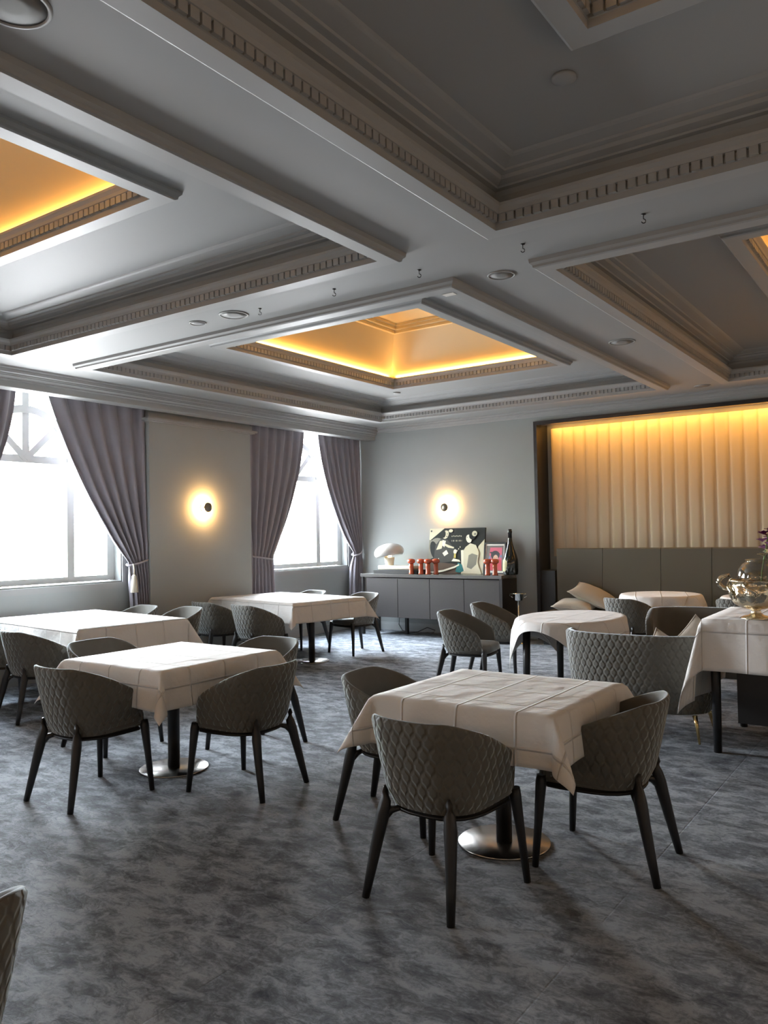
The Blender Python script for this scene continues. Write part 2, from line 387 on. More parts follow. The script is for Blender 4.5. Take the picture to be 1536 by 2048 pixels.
def crown(bm, x0, x1, y0, y1, zb, outer, deep):
    pr = [(-0.135, zb + 0.07), (-0.13, zb + 0.035), (-0.115, zb + 0.02), (-0.112, zb + 0.006), (-0.10, zb), (0, zb), (0, zb + 0.034), (0.006, zb + 0.038), (0.006, zb + 0.078), (0.03, zb + 0.082), (0.036, zb + 0.10), (0.052, zb + 0.118), (0.056, zb + 0.132), (0.0, zb + 0.134)]
    if deep: pr += [(-0.02, zb + 0.20), (0.0, zb + 0.222), (0.03, zb + 0.226), (0.034, zb + 0.236), (0.075, zb + 0.25), (0.085, zb + 0.268), (0.12, zb + 0.272), (0.125, zb + 0.283), (0.20, zb + 0.296), (0.215, zb + 0.302), (0.23, zb + 0.312)]
    else: pr += [(-0.10, zb + 0.136), (-0.10, zb + 0.15)]
    rect_sweep(bm, x0, x1, y0, y1, pr)
    dentils(bm, x0, x1, y0, y1, zb + 0.037, zb + 0.0815, 0.004, 0.024)
ZP = 3.60
bm = bmesh.new()     # flat soffit around the four openings
xs = [WX - 0.3, COLX[0][0] - 0.06, COLX[0][1] + 0.06, COLX[1][0] - 0.06, COLX[1][1] + 0.06, XR + 0.2]
ys = [YF - 0.2, ROWY[0][0] - 0.06, ROWY[0][1] + 0.06, ROWY[1][0] - 0.06, ROWY[1][1] + 0.06, BY + 0.5]
for i in range(5):
    for j in range(5):
        if i in (1, 3) and j in (1, 3): continue
        quad(bm, [(xs[i], ys[j], ZS), (xs[i], ys[j + 1], ZS), (xs[i + 1], ys[j + 1], ZS), (xs[i + 1], ys[j], ZS)])
# sunk panels of each coffer, each open in the middle for its lantern
INNER = {}
for (x0, x1), (y0, y1) in COF:
    ix0, ix1 = x0 + 0.92, x1 - 0.86
    if x0 > -3: ix0, ix1 = x0 + 0.96, x1 - 0.92
    iy0, iy1 = (5.955, 9.07) if y0 > 3 else (-0.05, 3.055)
    INNER[(x0, y0)] = (ix0, ix1, iy0, iy1)
    X = [x0 - 0.05, ix0 - 0.06, ix1 + 0.06, x1 + 0.05]; Y = [y0 - 0.05, iy0 - 0.06, iy1 + 0.06, y1 + 0.05]
    for i in range(3):
        for j in range(3):
            if i == 1 and j == 1: continue
            quad(bm, [(X[i], Y[j], ZP), (X[i], Y[j + 1], ZP), (X[i + 1], Y[j + 1], ZP), (X[i + 1], Y[j], ZP)])
struct('ceiling', bm, m_ceil)
bm = bmesh.new(); box(bm, (WX - 0.3, YF - 0.2, 4.35), (XR + 0.2, BY + 0.5, 4.4)); struct('ceiling_slab', bm, m_ceil)
for k, ((x0, x1), (y0, y1)) in enumerate(COF):
    bm = bmesh.new(); crown(bm, x0, x1, y0, y1, ZF, True, True); struct('trim_%d' % (k + 1), bm, m_trim)
    ix0, ix1, iy0, iy1 = INNER[(x0, y0)]
    bm = bmesh.new(); crown(bm, ix0, ix1, iy0, iy1, 3.55, True, False); struct('trim_%d' % (k + 11), bm, m_trim)
    # tapering lantern above, with stepped moulding at its top
    cx, cy = (ix0 + ix1) / 2, (iy0 + iy1) / 2
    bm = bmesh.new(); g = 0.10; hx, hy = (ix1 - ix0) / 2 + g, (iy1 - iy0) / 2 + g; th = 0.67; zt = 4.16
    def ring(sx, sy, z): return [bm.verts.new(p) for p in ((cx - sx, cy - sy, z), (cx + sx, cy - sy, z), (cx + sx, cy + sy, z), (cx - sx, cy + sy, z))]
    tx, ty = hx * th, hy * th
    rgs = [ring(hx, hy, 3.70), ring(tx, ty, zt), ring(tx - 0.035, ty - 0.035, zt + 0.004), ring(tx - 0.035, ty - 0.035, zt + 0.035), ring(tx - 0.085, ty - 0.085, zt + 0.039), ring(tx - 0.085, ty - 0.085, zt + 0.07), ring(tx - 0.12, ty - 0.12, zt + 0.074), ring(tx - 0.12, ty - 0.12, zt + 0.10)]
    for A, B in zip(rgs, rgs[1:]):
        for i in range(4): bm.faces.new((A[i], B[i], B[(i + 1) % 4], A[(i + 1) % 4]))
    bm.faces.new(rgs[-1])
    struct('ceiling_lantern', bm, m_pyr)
    pw = {0: 1.0, 1: 1.0, 2: 0.22, 3: 0.9}[k]
    pz = 3.712
    for (lx, ly, sx, sy, rz) in ((cx, iy0 - 0.06, ix1 - ix0, 0.03, 0), (cx, iy1 + 0.06, ix1 - ix0, 0.03, 0), (ix0 - 0.06, cy, 0.03, iy1 - iy0, 0), (ix1 + 0.06, cy, 0.03, iy1 - iy0, 0)):
        area('lantern_led_strip', (lx, ly, pz), sx, sy, (PI, 0, 0), 3.2 * pw * max(sx, sy), (1.0, 0.52, 0.15))

# cornice over the window bays and along the back wall
def sweep_y(bm, prof, y0, y1):
    A = [bm.verts.new((x, y0, z)) for x, z in prof]; B = [bm.verts.new((x, y1, z)) for x, z in prof]
    for i in range(len(prof) - 1): bm.faces.new((A[i], A[i + 1], B[i + 1], B[i]))
def sweep_x(bm, prof, x0, x1):
    A = [bm.verts.new((x0, y, z)) for y, z in prof]; B = [bm.verts.new((x1, y, z)) for y, z in prof]
    for i in range(len(prof) - 1): bm.faces.new((A[i], B[i], B[i + 1], A[i + 1]))
bm = bmesh.new()
sweep_y(bm, [(-8.02, 3.35), (-8.02, 3.15), (-7.855, 3.15), (-7.85, 3.156), (-7.85, 3.215), (-7.845, 3.222), (-7.825, 3.226), (-7.825, 3.24), (-7.80, 3.258), (-7.80, 3.27), (-7.79, 3.272), (-7.79, 3.284), (-7.768, 3.29), (-7.765, 3.325), (-7.745, 3.33), (-7.742, 3.352)], YF, BY)
struct('trim_5', bm, m_trim)
bm = bmesh.new()
sweep_x(bm, [(BY + 0.01, 3.255), (BY - 0.012, 3.255), (BY - 0.016, 3.268), (BY - 0.03, 3.275), (BY - 0.035, 3.30), (BY - 0.06, 3.312), (BY - 0.06, 3.325), (BY - 0.09, 3.335), (BY - 0.092, 3.352)], WX, XR)
struct('trim_6', bm, m_trim)

# windows: rectangular sash with an arched, radiating upper part
NB = [0]
def bar(bm, p, q, wd, dp, x):
    NB[0] += 1; dp += 0.0016 * (NB[0] % 31)
    # flat bar in the plane x=const between (y,z) points
    (y0, z0), (y1, z1) = p, q; L = math.hypot(y1 - y0, z1 - z0); ny, nz = -(z1 - z0) / L * wd / 2, (y1 - y0) / L * wd / 2
    pts = [(y0 + ny, z0 + nz), (y1 + ny, z1 + nz), (y1 - ny, z1 - nz), (y0 - ny, z0 - nz)]
    A = [bm.verts.new((x - dp / 2, a, b)) for a, b in pts]; B = [bm.verts.new((x + dp / 2, a, b)) for a, b in pts]
    bm.faces.new(B); bm.faces.new(A[::-1])
    for i in range(4): bm.faces.new((A[i], A[(i + 1) % 4], B[(i + 1) % 4], B[i]))
for k, (a_, b_) in enumerate(WIN):
    yc = (0.56, 5.10, 9.64)[k]; R = 0.56; GX = WX - 0.17
    z0, z1, zt = ZSILL + 0.03, ZHEAD, 2.49
    y0, y1 = a_ + 0.02, b_ - 0.02
    bm = bmesh.new()
    for (p, q, wd) in (((y0 + 0.03, z0), (y0 + 0.03, z1), 0.10), ((y1 - 0.03, z0), (y1 - 0.03, z1), 0.10), ((y0, z0 + 0.025), (y1, z0 + 0.025), 0.07), ((y0, z1 - 0.025), (y1, z1 - 0.025), 0.05), ((y0, zt), (y1, zt), 0.085),
                       ((yc - R, z0), (yc - R, zt), 0.095), ((yc + R, z0), (yc + R, zt), 0.095), ((yc, zt), (yc, z1), 0.085)):
        bar(bm, p, q, wd, 0.07, GX)
    for s in (-1, 1): bar(bm, (yc, zt), (yc + s * 0.80, min(z1, zt + 0.80)), 0.075, 0.07, GX)
    N = 24
    for i in range(N):
        t0, t1 = PI * i / N, PI * (i + 1) / N
        bar(bm, (yc + R * math.cos(t0), zt + R * math.sin(t0)), (yc + R * math.cos(t1 + 0.01), zt + R * math.sin(t1 + 0.01)), 0.085, 0.09, GX)
    win = struct('window_%d' % (k + 1), bm, m_winf)
    bm = bmesh.new(); box(bm, (GX - 0.006, y0 + 0.02, z0 + 0.02), (GX + 0.0, y1 - 0.02, z1 - 0.02)); obj('glass_pane', bm, m_glass, win)
    # moulded surround and sill on the room face
    bm = bmesh.new()
    for x_, o_ in ((0.018, 0.075), (0.03, 0.04)):
        box(bm, (WX, a_ - o_, ZSILL - o_), (WX + x_, b_ + o_, ZSILL - 0.001)); box(bm, (WX, b_, ZSILL), (WX + x_, b_ + o_, 3.3)); box(bm, (WX, a_ - o_, ZSILL), (WX + x_, a_, 3.3))
    obj('window_surround', bm, m_trim, win)
    bm = bmesh.new(); box(bm, (WX - 0.20, a_ + 0.001, ZSILL), (WX + 0.012, b_ - 0.001, ZSILL + 0.014)); obj('sill_board', bm, m_sill, win)

# niche wall pads: one padded field of vertical channels
bm = bmesh.new(); PX0, PX1, pz0, pz1, step = -4.83, 2.5, 1.2, 3.10, 0.178
n = int((PX1 - PX0) / step); fy = NY - 0.06
prev = None
for i in range(n):
    for k in range(9):
        if k == 8 and i < n - 1: continue
        t = k / 8; x = PX0 + (i + t) * step
        y = fy - 0.024 * (1 - abs(2 * t - 1) ** 5)
        col = [bm.verts.new((x, y, pz0)), bm.verts.new((x, y, pz1)), bm.verts.new((x, NY - 0.01, pz1))]
        if prev:
            f = bm.faces.new((prev[0], col[0], col[1], prev[1])); f.smooth = True; bm.faces.new((prev[1], col[1], col[2], prev[2]))
        prev = col
o = obj('padded_wall_panel', bm, m_pad); tag(o, 'cream padded wall panel of vertical channels, lit from above, behind the banquette', 'wall panel')
# LED strip tucked behind the niche head
for i in range(3):
    area('niche_led_strip', (-3.65 + i * 2.4, NY - 0.16, NZ - 0.004), 2.35, 0.03, (0, 0, 0), 7.6, (1.0, 0.50, 0.11))
bm = bmesh.new(); box(bm, (NX0 + 0.045, BY + 0.06, NZ - 0.01), (NX1 - 0.045, NY - 0.21, NZ)); box(bm, (NX0 + 0.045, NY - 0.215, NZ - 0.045), (NX1 - 0.045, NY - 0.205, NZ)); struct('trim_niche_soffit', bm, m_pad)

# ------------------------------------------------------------------ curtains
def curtain(label, y_out, y_in, y_tie_out, y_tie_in, z_tie, y_bo, y_bi, nf, fold_seed, bow=0.0):
    """pleated drape: y_out is the wall end, y_in the window end at the top; gathered by a tieback"""
    rnd = random.Random(fold_seed); bm = bmesh.new(); NU, NV = 110, 60; ZT, ZB = 3.30, 0.03
    ph = [rnd.uniform(-0.35, 0.35) for _ in range(nf + 2)]
    rows = []
    for j in range(NV + 1):
        v = j / NV; z = ZT + (ZB - ZT) * v
        if z > z_tie:
            t = (ZT - z) / (ZT - z_tie)
            yi = y_in + (y_tie_in - y_in) * (0.35 * t + 0.65 * t ** 2.0) + bow * math.sin(PI * t)
            yo = y_out + (y_tie_out - y_out) * t ** 6
        else:
            t = (z_tie - z) / (z_tie - ZB); s = 1 - (1 - t) ** 3
            yi = y_tie_in + (y_bi - y_tie_in) * s; yo = y_tie_out + (y_bo - y_tie_out) * s
        wdt = abs(yi - yo); full = abs(y_in - y_out)
        amp = 0.028 + 0.035 * (1 - min(1, wdt / full))
        if abs(z - z_tie) < 0.25: amp *= 0.35 + 0.65 * smoothstep(0, 0.25, abs(z - z_tie))
        row = []
        for i in range(NU + 1):
            u = i / NU
            k = int(u * nf); a = 2 * PI * nf * u + ph[k] * (1 - (u * nf - k)) + ph[k + 1] * (u * nf - k)
            sn = math.sin(a); sn = math.copysign(abs(sn) ** 0.75, sn)
            x = -8.17 + amp * sn + 0.012 * noise.noise(Vector((u * 6, z * 2, fold_seed)))
            if z < z_tie + 0.3: x += 0.05 * smoothstep(0.3, 0, abs(z - z_tie)) * 0.5
            row.append(bm.verts.new((max(x, WX + 0.045), yo + (yi - yo) * u, z)))
        rows.append(row)
    for A, B in zip(rows, rows[1:]):
        for i in range(NU): bm.faces.new((A[i], A[i + 1], B[i + 1], B[i]))
    for f in bm.faces: f.smooth = True
    t_ = thing('curtain', label, 'curtain', (0, 0, 0))
    drape = obj('drape', bm, m_curt, t_)
    sm = drape.modifiers.new('thickness', 'SOLIDIFY'); sm.thickness = 0.006
    bm = bmesh.new(); cy, hw = (y_tie_out + y_tie_in) / 2, abs(y_tie_out - y_tie_in) / 2 + 0.012
    s = 1 if y_tie_in > y_tie_out else -1
    pts = []
    for i in range(25):
        a = 2 * PI * i / 24
        pts.append((-8.165 + 0.075 * math.sin(a), cy + hw * math.cos(a) * s, z_tie + 0.035 * math.cos(a) * -1 - (0.01 if math.sin(a) > 0 else 0)))
    tube(bm, pts, 0.013, 8); obj('tieback', bm, mat('tieback_velvet', (0.30, 0.28, 0.31), 0.7, sheen=0.5), t_, True)
    return t_, cy, hw
tc1, cy1, hw1 = curtain('lilac grey curtain with cream tassel, right side of the larger left window', 6.52, 5.16, 6.51, 6.24, 1.29, 6.52, 6.33, 6, 1, 0.07)
bm = bmesh.new(); tube(bm, [(-8.08, 6.25, 1.27), (-8.07, 6.255, 1.2), (-8.065, 6.25, 1.13)], 0.008, 6)
lathe(bm, [(0.012, 0.05), (0.028, 0.03), (0.03, 0.0), (0.034, -0.01), (0.046, -0.16), (0.042, -0.165)], 14, 0, (-8.065, 6.25, 1.09))
obj('tassel', bm, m_tassel, tc1)
curtain('dark lilac curtain at the left photo edge, left side of the larger window', 3.71, 4.83, 3.75, 4.0, 1.29, 3.71, 3.95, 8, 2, 0.04)
curtain('lilac curtain drawn across the near window outside the frame to cut its light, far half', 1.97, 0.76, 1.97, 0.77, 1.29, 1.97, 0.76, 7, 9)  # unseen pair, nearly closed to limit the daylight from this window
curtain('lilac curtain drawn across the near window outside the frame to cut its light, near half', -0.83, 0.38, -0.83, 0.37, 1.29, -0.83, 0.38, 7, 12)
curtain('lilac curtain beside the pilaster, left side of the far window', 8.28, 9.56, 8.31, 8.78, 1.27, 8.29, 8.84, 7, 3, 0.02)
curtain('lilac curtain in the room corner, right side of the far window', 10.98, 9.88, 10.95, 10.77, 1.27, 10.98, 10.68, 7, 5, -0.02)

# ------------------------------------------------------------------ ceiling fittings
def disc_fit(name, label, cat, x, y, z, r, group):
    t = thing(name, label, cat, (x, y, z), 0, group)
    bm = bmesh.new(); lathe(bm, [(r * 0.86, -0.001), (r * 0.88, -0.008), (r * 0.97, -0.008), (r, 0.0), (r * 0.99, 0.0005)], 40); obj('rim', bm, m_trim, t)
    bm = bmesh.new(); lathe(bm, [(r * 0.87, -0.004), (r * 0.3, -0.006), (0.0, -0.0065)], 40); obj('grille', bm, m_grille, t)
    return t
GS = 'round ceiling speakers in the beam soffits'
disc_fit('ceiling_speaker', 'largest round ceiling speaker, cut off by the upper left photo corner', 'speaker', -2.50, 1.47, ZS, 0.125, GS)
disc_fit('ceiling_speaker', 'round ceiling speaker on the beam, beside the smaller disc left of the centre coffer', 'speaker', -4.64, 4.585, ZS, 0.12, GS)
disc_fit('ceiling_speaker', 'round ceiling speaker near the crossing of the beams', 'speaker', -2.487, 5.03, ZS, 0.098, GS)
disc_fit('ceiling_speaker', 'round ceiling speaker halfway along the beam toward the padded wall', 'speaker', -2.48, 7.53, ZS, 0.125, GS)
disc_fit('ceiling_speaker', 'faint round ceiling speaker nearest the back wall above the niche corner', 'speaker', -2.46, 10.5, ZS, 0.10, GS)
disc_fit('ceiling_cover', 'small round cover disc beside the larger ceiling speaker, left beam', 'ceiling disc', -5.05, 4.575, ZS, 0.072, None)
for (x, y, lb) in ((-6.42, 9.55, 'tiny round detector in the centre coffer corner near the windows'), (-1.35, 3.40, 'thin ringed detector disc in the dark coffer overhead')):
    bm = bmesh.new(); lathe(bm, [(0.055, 0.0), (0.055, -0.012), (0.045, -0.018), (0.0, -0.019)], 28); o = obj('ceiling_detector', bm, m_trim, None, False, (x, y, ZP)); tag(o, lb, 'detector', 'small detectors in the coffers')
hk = [(-4.36, 4.59, 'small ceiling hook beside the largest visible speaker, leftmost of five'), (-3.595, 4.56, 'small dark ceiling hook above the left part of the lit coffer frame'), (-2.88, 4.585, 'small ceiling hook between the left near coffer corner and the lit coffer'), (-2.11, 4.57, 'small ceiling hook between the dark overhead coffer and right back coffer corner'), (-1.36, 4.56, 'small pale ceiling hook, rightmost of the five on the cross beam')]
for x, y, lb in hk:
    bm = bmesh.new(); lathe(bm, [(0.014, 0), (0.014, -0.004), (0.003, -0.006), (0.003, -0.02)], 10)
    pts = [(0, 0, -0.018)] + [(0.012 * math.sin(a), 0, -0.032 - 0.012 * (1 - math.cos(a)) + 0.004) for a in [i * PI * 1.4 / 9 for i in range(10)]]
    tube(bm, pts, 0.003, 6); o = obj('ceiling_hook', bm, m_black, None, False, (x, y, ZS)); o.rotation_euler[2] = 0.6; tag(o, lb, 'hook', 'ceiling hooks on the cross beam')
bm = bmesh.new(); box(bm, (-0.045, -0.03, -0.003), (0.045, 0.03, 0), 0); o = obj('sticker', bm, m_white, None, False, (-2.90, 5.02, ZF - 0.0005)); tag(o, 'small white sticker under the corner of the lit coffer frame', 'sticker')

# ------------------------------------------------------------------ chairs
def shell_points(W0, W1, D0, D1, FR, zb, zr_back, zr_arm, flat=0.30, n=56):
    """U-shaped plan; returns per-station: lower xy, upper xy, top z, arclength"""
    st = []
    for i in range(n + 1):
        s = -1 + 2 * i / n; a = abs(s)
        def plan(Wd, Dp):
            if a < 0.66:
                th = a / 0.66 * PI / 2
                x = math.sin(th); y = -math.cos(th)
                k = (abs(x) ** 2.5 + abs(y) ** 2.5) ** (-1 / 2.5); x *= k; y *= k
                return Vector((math.copysign(x * Wd, s) if s else 0, y * Dp, 0))
            t = (a - 0.66) / 0.34
            return Vector((math.copysign(Wd * (1 - 0.05 * t * t), s), t * FR, 0))
        lo, hi = plan(W0, D0), plan(W1, D1)
        tt = min(1, max(0, (a - flat) / (0.97 - flat)))
        z = zr_back - (zr_back - zr_arm) * tt ** 1.3
        if a > 0.88: z = zb + 0.06 + (z - zb - 0.06) * (max(0, 1 - ((a - 0.88) / 0.12) ** 2.6)) ** 0.5
        st.append((s, lo, hi, z))
    return st
def build_shell(bm, st, zb, thick, mo=0, mi_=1, lean=0.0):
    uvl = bm.loops.layers.uv.verify(); cols = []; arc = 0; prevp = None; arcs = []
    zb_in = zb + 0.07
    nrm = []
    for i, (s, lo, hi, z) in enumerate(st):
        a = st[max(i - 1, 0)][2]; b = st[min(i + 1, len(st) - 1)][2]; t = (b - a).normalized(); nrm.append(Vector((t.y, -t.x, 0)) * 1.0)
        if prevp is not None: arc += (hi - prevp).length
        prevp = hi; arcs.append(arc)
    for i, (s, lo, hi, z) in enumerate(st):
        nn = nrm[i]
        ztop_ref = max(q[3] for q in st)
        def pos(zz, off):
            t = (zz - zb) / (ztop_ref - zb); t = t ** 0.8 if t > 0 else 0
            p = lo.lerp(hi, t); return Vector((p.x, p.y, zz)) - nn * off
        col = []
        K = 7
        for k in range(K): zz = zb + (z - 0.018 - zb) * k / (K - 1); col.append((pos(zz, 0 if k else 0.012), k))
        for ang in (50, 90, 130): r = math.radians(ang); col.append((pos(z - 0.018, 0) + (-nn) * (thick / 2 * (1 - math.cos(r))) + Vector((0, 0, 0.018 * math.sin(r))), 0))
        for k in range(K): zz = z - 0.018 + (min(zb_in, z - 0.02) - z + 0.018) * k / (K - 1); col.append((pos(zz, thick), k))
        cols.append([(bm.verts.new(p), arcs[i], p.z) for p, _ in col])
    m_ = len(cols[0])
    for i in range(len(cols) - 1):
        for k in range(m_ - 1):
            q = (cols[i][k], cols[i + 1][k], cols[i + 1][k + 1], cols[i][k + 1])
            f = bm.faces.new([v[0] for v in q]); f.smooth = True; f.material_index = mo if k < 7 else mi_
            for lp, v in zip(f.loops, q): lp[uvl].uv = (v[1], v[2])
    for c in (cols[0], cols[-1]):
        try:
            f = bm.faces.new([v[0] for v in c]); f.material_index = mi_
        except ValueError: pass
def cushion_seat(bm, W, y0, y1, z0, z1, n=28, p=4.0, back_round=0.6):
    """rounded seat pad"""
    cy = (y0 + y1) / 2; hy = (y1 - y0) / 2; rings = []
    for sc, z in ((0.9, z0), (1.0, z0 + 0.012), (1.0, z1 - 0.03), (0.97, z1 - 0.010), (0.88, z1 - 0.001), (0.5, z1 + 0.006), (0.0, z1 + 0.009)):
        r = []
        for i in range(n):
            a = 2 * PI * i / n; c, s = math.cos(a), math.sin(a); pp = 2.6 if s < 0 else 5
            k = (abs(c) ** pp + abs(s) ** pp) ** (-1 / pp)
            r.append(bm.verts.new((c * k * W * sc, cy + s * k * hy * sc, z)) if sc > 0 else None)
        rings.append(r)
    ctr = bm.verts.new((0, cy, z1 + 0.009))
    for A, B in zip(rings[:-1], rings[1:-1]):
        for i in range(n): bm.faces.new((A[i], A[(i + 1) % n], B[(i + 1) % n], B[i])).smooth = True
    for i in range(n): bm.faces.new((rings[-2][i], rings[-2][(i + 1) % n], ctr)).smooth = True
    bm.faces.new(rings[0][::-1])
def make_chair():
    t = thing('dining_chair', 'x', 'chair')
    bm = bmesh.new(); st = shell_points(0.225, 0.300, 0.205, 0.300, 0.225, 0.385, 0.785, 0.585, 0.26)
    build_shell(bm, st, 0.385, 0.026)
    obj('backrest', bm, [m_quilt, m_fab], t)
    bm = bmesh.new(); cushion_seat(bm, 0.232, -0.185, 0.285, 0.39, 0.475); obj('seat', bm, m_fab, t)
    bm = bmesh.new(); cushion_seat(bm, 0.222, -0.19, 0.27, 0.362, 0.392); obj('seat_frame', bm, m_leg, t)
    for s in (-1, 1):
        bm = bmesh.new()
        tube(bm, [(s * 0.222, -0.285, 0), (s * 0.207, -0.258, 0.12), (s * 0.191, -0.230, 0.25), (s * 0.178, -0.210, 0.345), (s * 0.170, -0.200, 0.40), (s * 0.168, -0.203, 0.445), (s * 0.168, -0.206, 0.47)], [(0.017, 0.017), (0.021, 0.022), (0.025, 0.027), (0.029, 0.031), (0.024, 0.026), (0.015, 0.017), (0.004, 0.006)], 10)
        tube(bm, [(s * 0.184, -0.216, 0.315), (s * 0.155, -0.18, 0.36), (s * 0.10, -0.15, 0.375)], [(0.02, 0.02), (0.018, 0.018), (0.01, 0.01)], 8)
        obj('leg', bm, m_leg, t)
        bm = bmesh.new()
        tube(bm, [(s * 0.262, 0.262, 0), (s * 0.245, 0.248, 0.2), (s * 0.225, 0.238, 0.385), (s * 0.223, 0.236, 0.42)], [(0.015, 0.015), (0.019, 0.019), (0.026, 0.026), (0.022, 0.022)], 8, 0, True); obj('leg', bm, m_leg, t)
    return t
proto = make_chair()
chairs = [
    ((-1.87, 3.095), -4, 'grey quilted chair nearest the camera, its back to us, front table'),
    ((-1.385, 3.79), 93, 'grey quilted chair at the right of the front square table, under its cloth corner'),
    ((-2.56, 3.76), -82, 'grey chair at the left of the front square table, behind the nearest chair'),
    ((-4.38, 3.05), 0, 'grey quilted chair at the near left table, its back and pale quilting to us'),
    ((-3.655, 3.69), 95, 'grey quilted chair at the right side of the near left table'),
    ((-4.28, 4.42), 180, 'grey chair on the far side of the near left table, inside of back visible'),
    ((-5.28, 3.87), -88, 'dark grey chair at the left side of the near left table'),
    ((-6.72, 4.16), -7, 'grey chair with back to us at the window table, behind the leftmost front chair'),
    ((-7.5, 4.3), -7, 'grey chair cut by the left photo edge at the window table'),
    ((-7.8, 5.98), 173, 'pale chair top peeking over the far edge of the window table'),
    ((-7.13, 6.06), 170, 'grey chair with pleated inner back at the right end of the window table'),
    ((-7.5, 7.06), -11, 'dark grey quilted chair by the pilaster, left of two at the back table'),
    ((-6.70, 6.95), -11, 'pale grey quilted chair, right of two on the near side of the back table'),
    ((-7.53, 8.74), 169, 'pale chair top behind the back table, left of two under the far window'),
    ((-6.55, 8.66), 166, 'grey chair at the right end of the back table, near the sideboard'),
    ((-3.98, 7.12), -80, 'grey quilted chair in profile left of the oval table, nearer of the two'),
    ((-4.12, 8.06), -80, 'dark grey chair left of the oval table, further one near the sideboard'),
    ((-3.07, 9.4), -20, 'grey quilted chair in front of the small round table by the banquette'),
    ((-1.9, 9.75), -10, 'pale quilted chair partly hidden behind the silver bowl'),
    ((-1.99, 0.84), 84, 'grey chair back cut by the lower left photo edge'),
]
for i, ((x, y), a, lb) in enumerate(chairs):
    a = math.radians(a)
    if i == 0: proto.location = (x, y, 0); proto.rotation_euler = (0, 0, a); proto['label'] = lb; proto['group'] = 'grey quilted dining chairs'
    else: dup(proto, (x, y, 0), a, lb, 'grey quilted dining chairs')

for ch_ in [o for o in C.objects if o.get('category') == 'chair' and abs(o.location.x + 4.38) < 0.01]: ch_.scale = (1, 1, 1.04)

# loveseats
def make_loveseat():
    t = thing('loveseat', 'x', 'loveseat')
    bm = bmesh.new(); n = 80; st = []
    for (s, lo, hi, z) in shell_points(0.52, 0.575, 0.26, 0.34, 0.26, 0.20, 0.78, 0.66, 0.62, 90): st.append((s, lo, hi, z))
    build_shell(bm, st, 0.20, 0.07); obj('backrest', bm, [m_quilt, m_fab], t)
    bm = bmesh.new(); cushion_seat(bm, 0.505, -0.20, 0.34, 0.30, 0.44, 40); obj('seat', bm, m_fab, t)
    bm = bmesh.new(); cushion_seat(bm, 0.50, -0.21, 0.32, 0.18, 0.30, 40); obj('seat_base', bm, m_fab, t)
    for s in (-1, 1):
        for yy in (-0.2, 0.27):
            bm = bmesh.new(); tube(bm, [(s * 0.475, yy * 1.12, 0), (s * 0.455, yy, 0.12), (s * 0.44, yy * 0.96, 0.20)], [0.008, 0.013, 0.018], 10); o = obj('leg', bm, m_brass, t); o['label'] = 'brass leg'
    return t
lv = make_loveseat(); lv.location = (-2.01, 6.33, 0); lv.rotation_euler = (0, 0, math.radians(2)); lv['label'] = 'grey loveseat with quilted back toward us, right of the oval table'; lv['group'] = 'grey loveseats facing each other'
dup(lv, (-1.93, 8.20, 0), math.radians(180), 'grey loveseat facing us, plain inside of its back showing behind cushions', 'grey loveseats facing each other')

def pillow(label, loc, rot, w_=0.23, h_=0.23, th=0.075, group=None, m=None):
    bm = bmesh.new(); N = 22
    for s in (1, -1):
        g = []
        for i in range(N + 1):
            r = []
            for j in range(N + 1):
                u, v = 2 * i / N - 1, 2 * j / N - 1
                pinch = 1 - 0.10 * (1 - abs(u) ** 2) * abs(v) ** 2; pinch2 = 1 - 0.10 * (1 - abs(v) ** 2) * abs(u) ** 2
                z = s * th * ((1 - abs(u) ** 2.4) * (1 - abs(v) ** 2.4)) ** 0.55
                z += 0.008 * noise.noise(Vector((u * 2, v * 2, s + w_ * 7)))* (1 - abs(u)) 
                r.append(bm.verts.new((u * w_ * pinch2, v * h_ * pinch, z)))
            g.append(r)
        for i in range(N):
            for j in range(N):
                q = (g[i][j], g[i + 1][j], g[i + 1][j + 1], g[i][j + 1]); bm.faces.new(q if s > 0 else q[::-1]).smooth = True
    bmesh.ops.remove_doubles(bm, verts=bm.verts, dist=0.002)
    t = thing('cushion', label, 'cushion', loc, rot[2], group, rot[0], rot[1])
    obj('cushion_body', bm, m or m_linen, t)
    bm = bmesh.new(); pts = []
    for k in range(4):
        for i in range(10):
            f = 2 * i / 10 - 1; c = [(f, -1), (1, f), (-f, 1), (-1, -f)][k]
            u, v = c; pinch = 1 - 0.10 * (1 - abs(u) ** 2) * abs(v) ** 2; pinch2 = 1 - 0.10 * (1 - abs(v) ** 2) * abs(u) ** 2
            pts.append((u * w_ * pinch2, v * h_ * pinch, 0))
    pts.append(pts[0]); tube(bm, pts, 0.006, 6); obj('piping', bm, m_linen, t, True)
    return t
GC = 'cream linen cushions'
pillow('cream cushion lying flat at the left end of the banquette, lower of two', (-4.22, 10.55, 0.545), (0.08, 0.1, 0.15), 0.27, 0.24, 0.095, GC)
pillow('cream cushion leaning on top of another at the banquette end', (-4.03, 10.72, 0.68), (0.25, 0.42, 0.1), 0.29, 0.23, 0.10, GC)
pillow('cream cushion with piping just above the quilted loveseat back, left of two', (-1.84, 6.53, 0.53), (0.95, 0.5, 0.25), 0.2, 0.2, 0.06, GC)
pillow('cream cushion with one corner standing up beside the tall clothed table', (-1.66, 6.70, 0.60), (1.25, 0.75, 0.2), 0.2, 0.2, 0.06, GC)

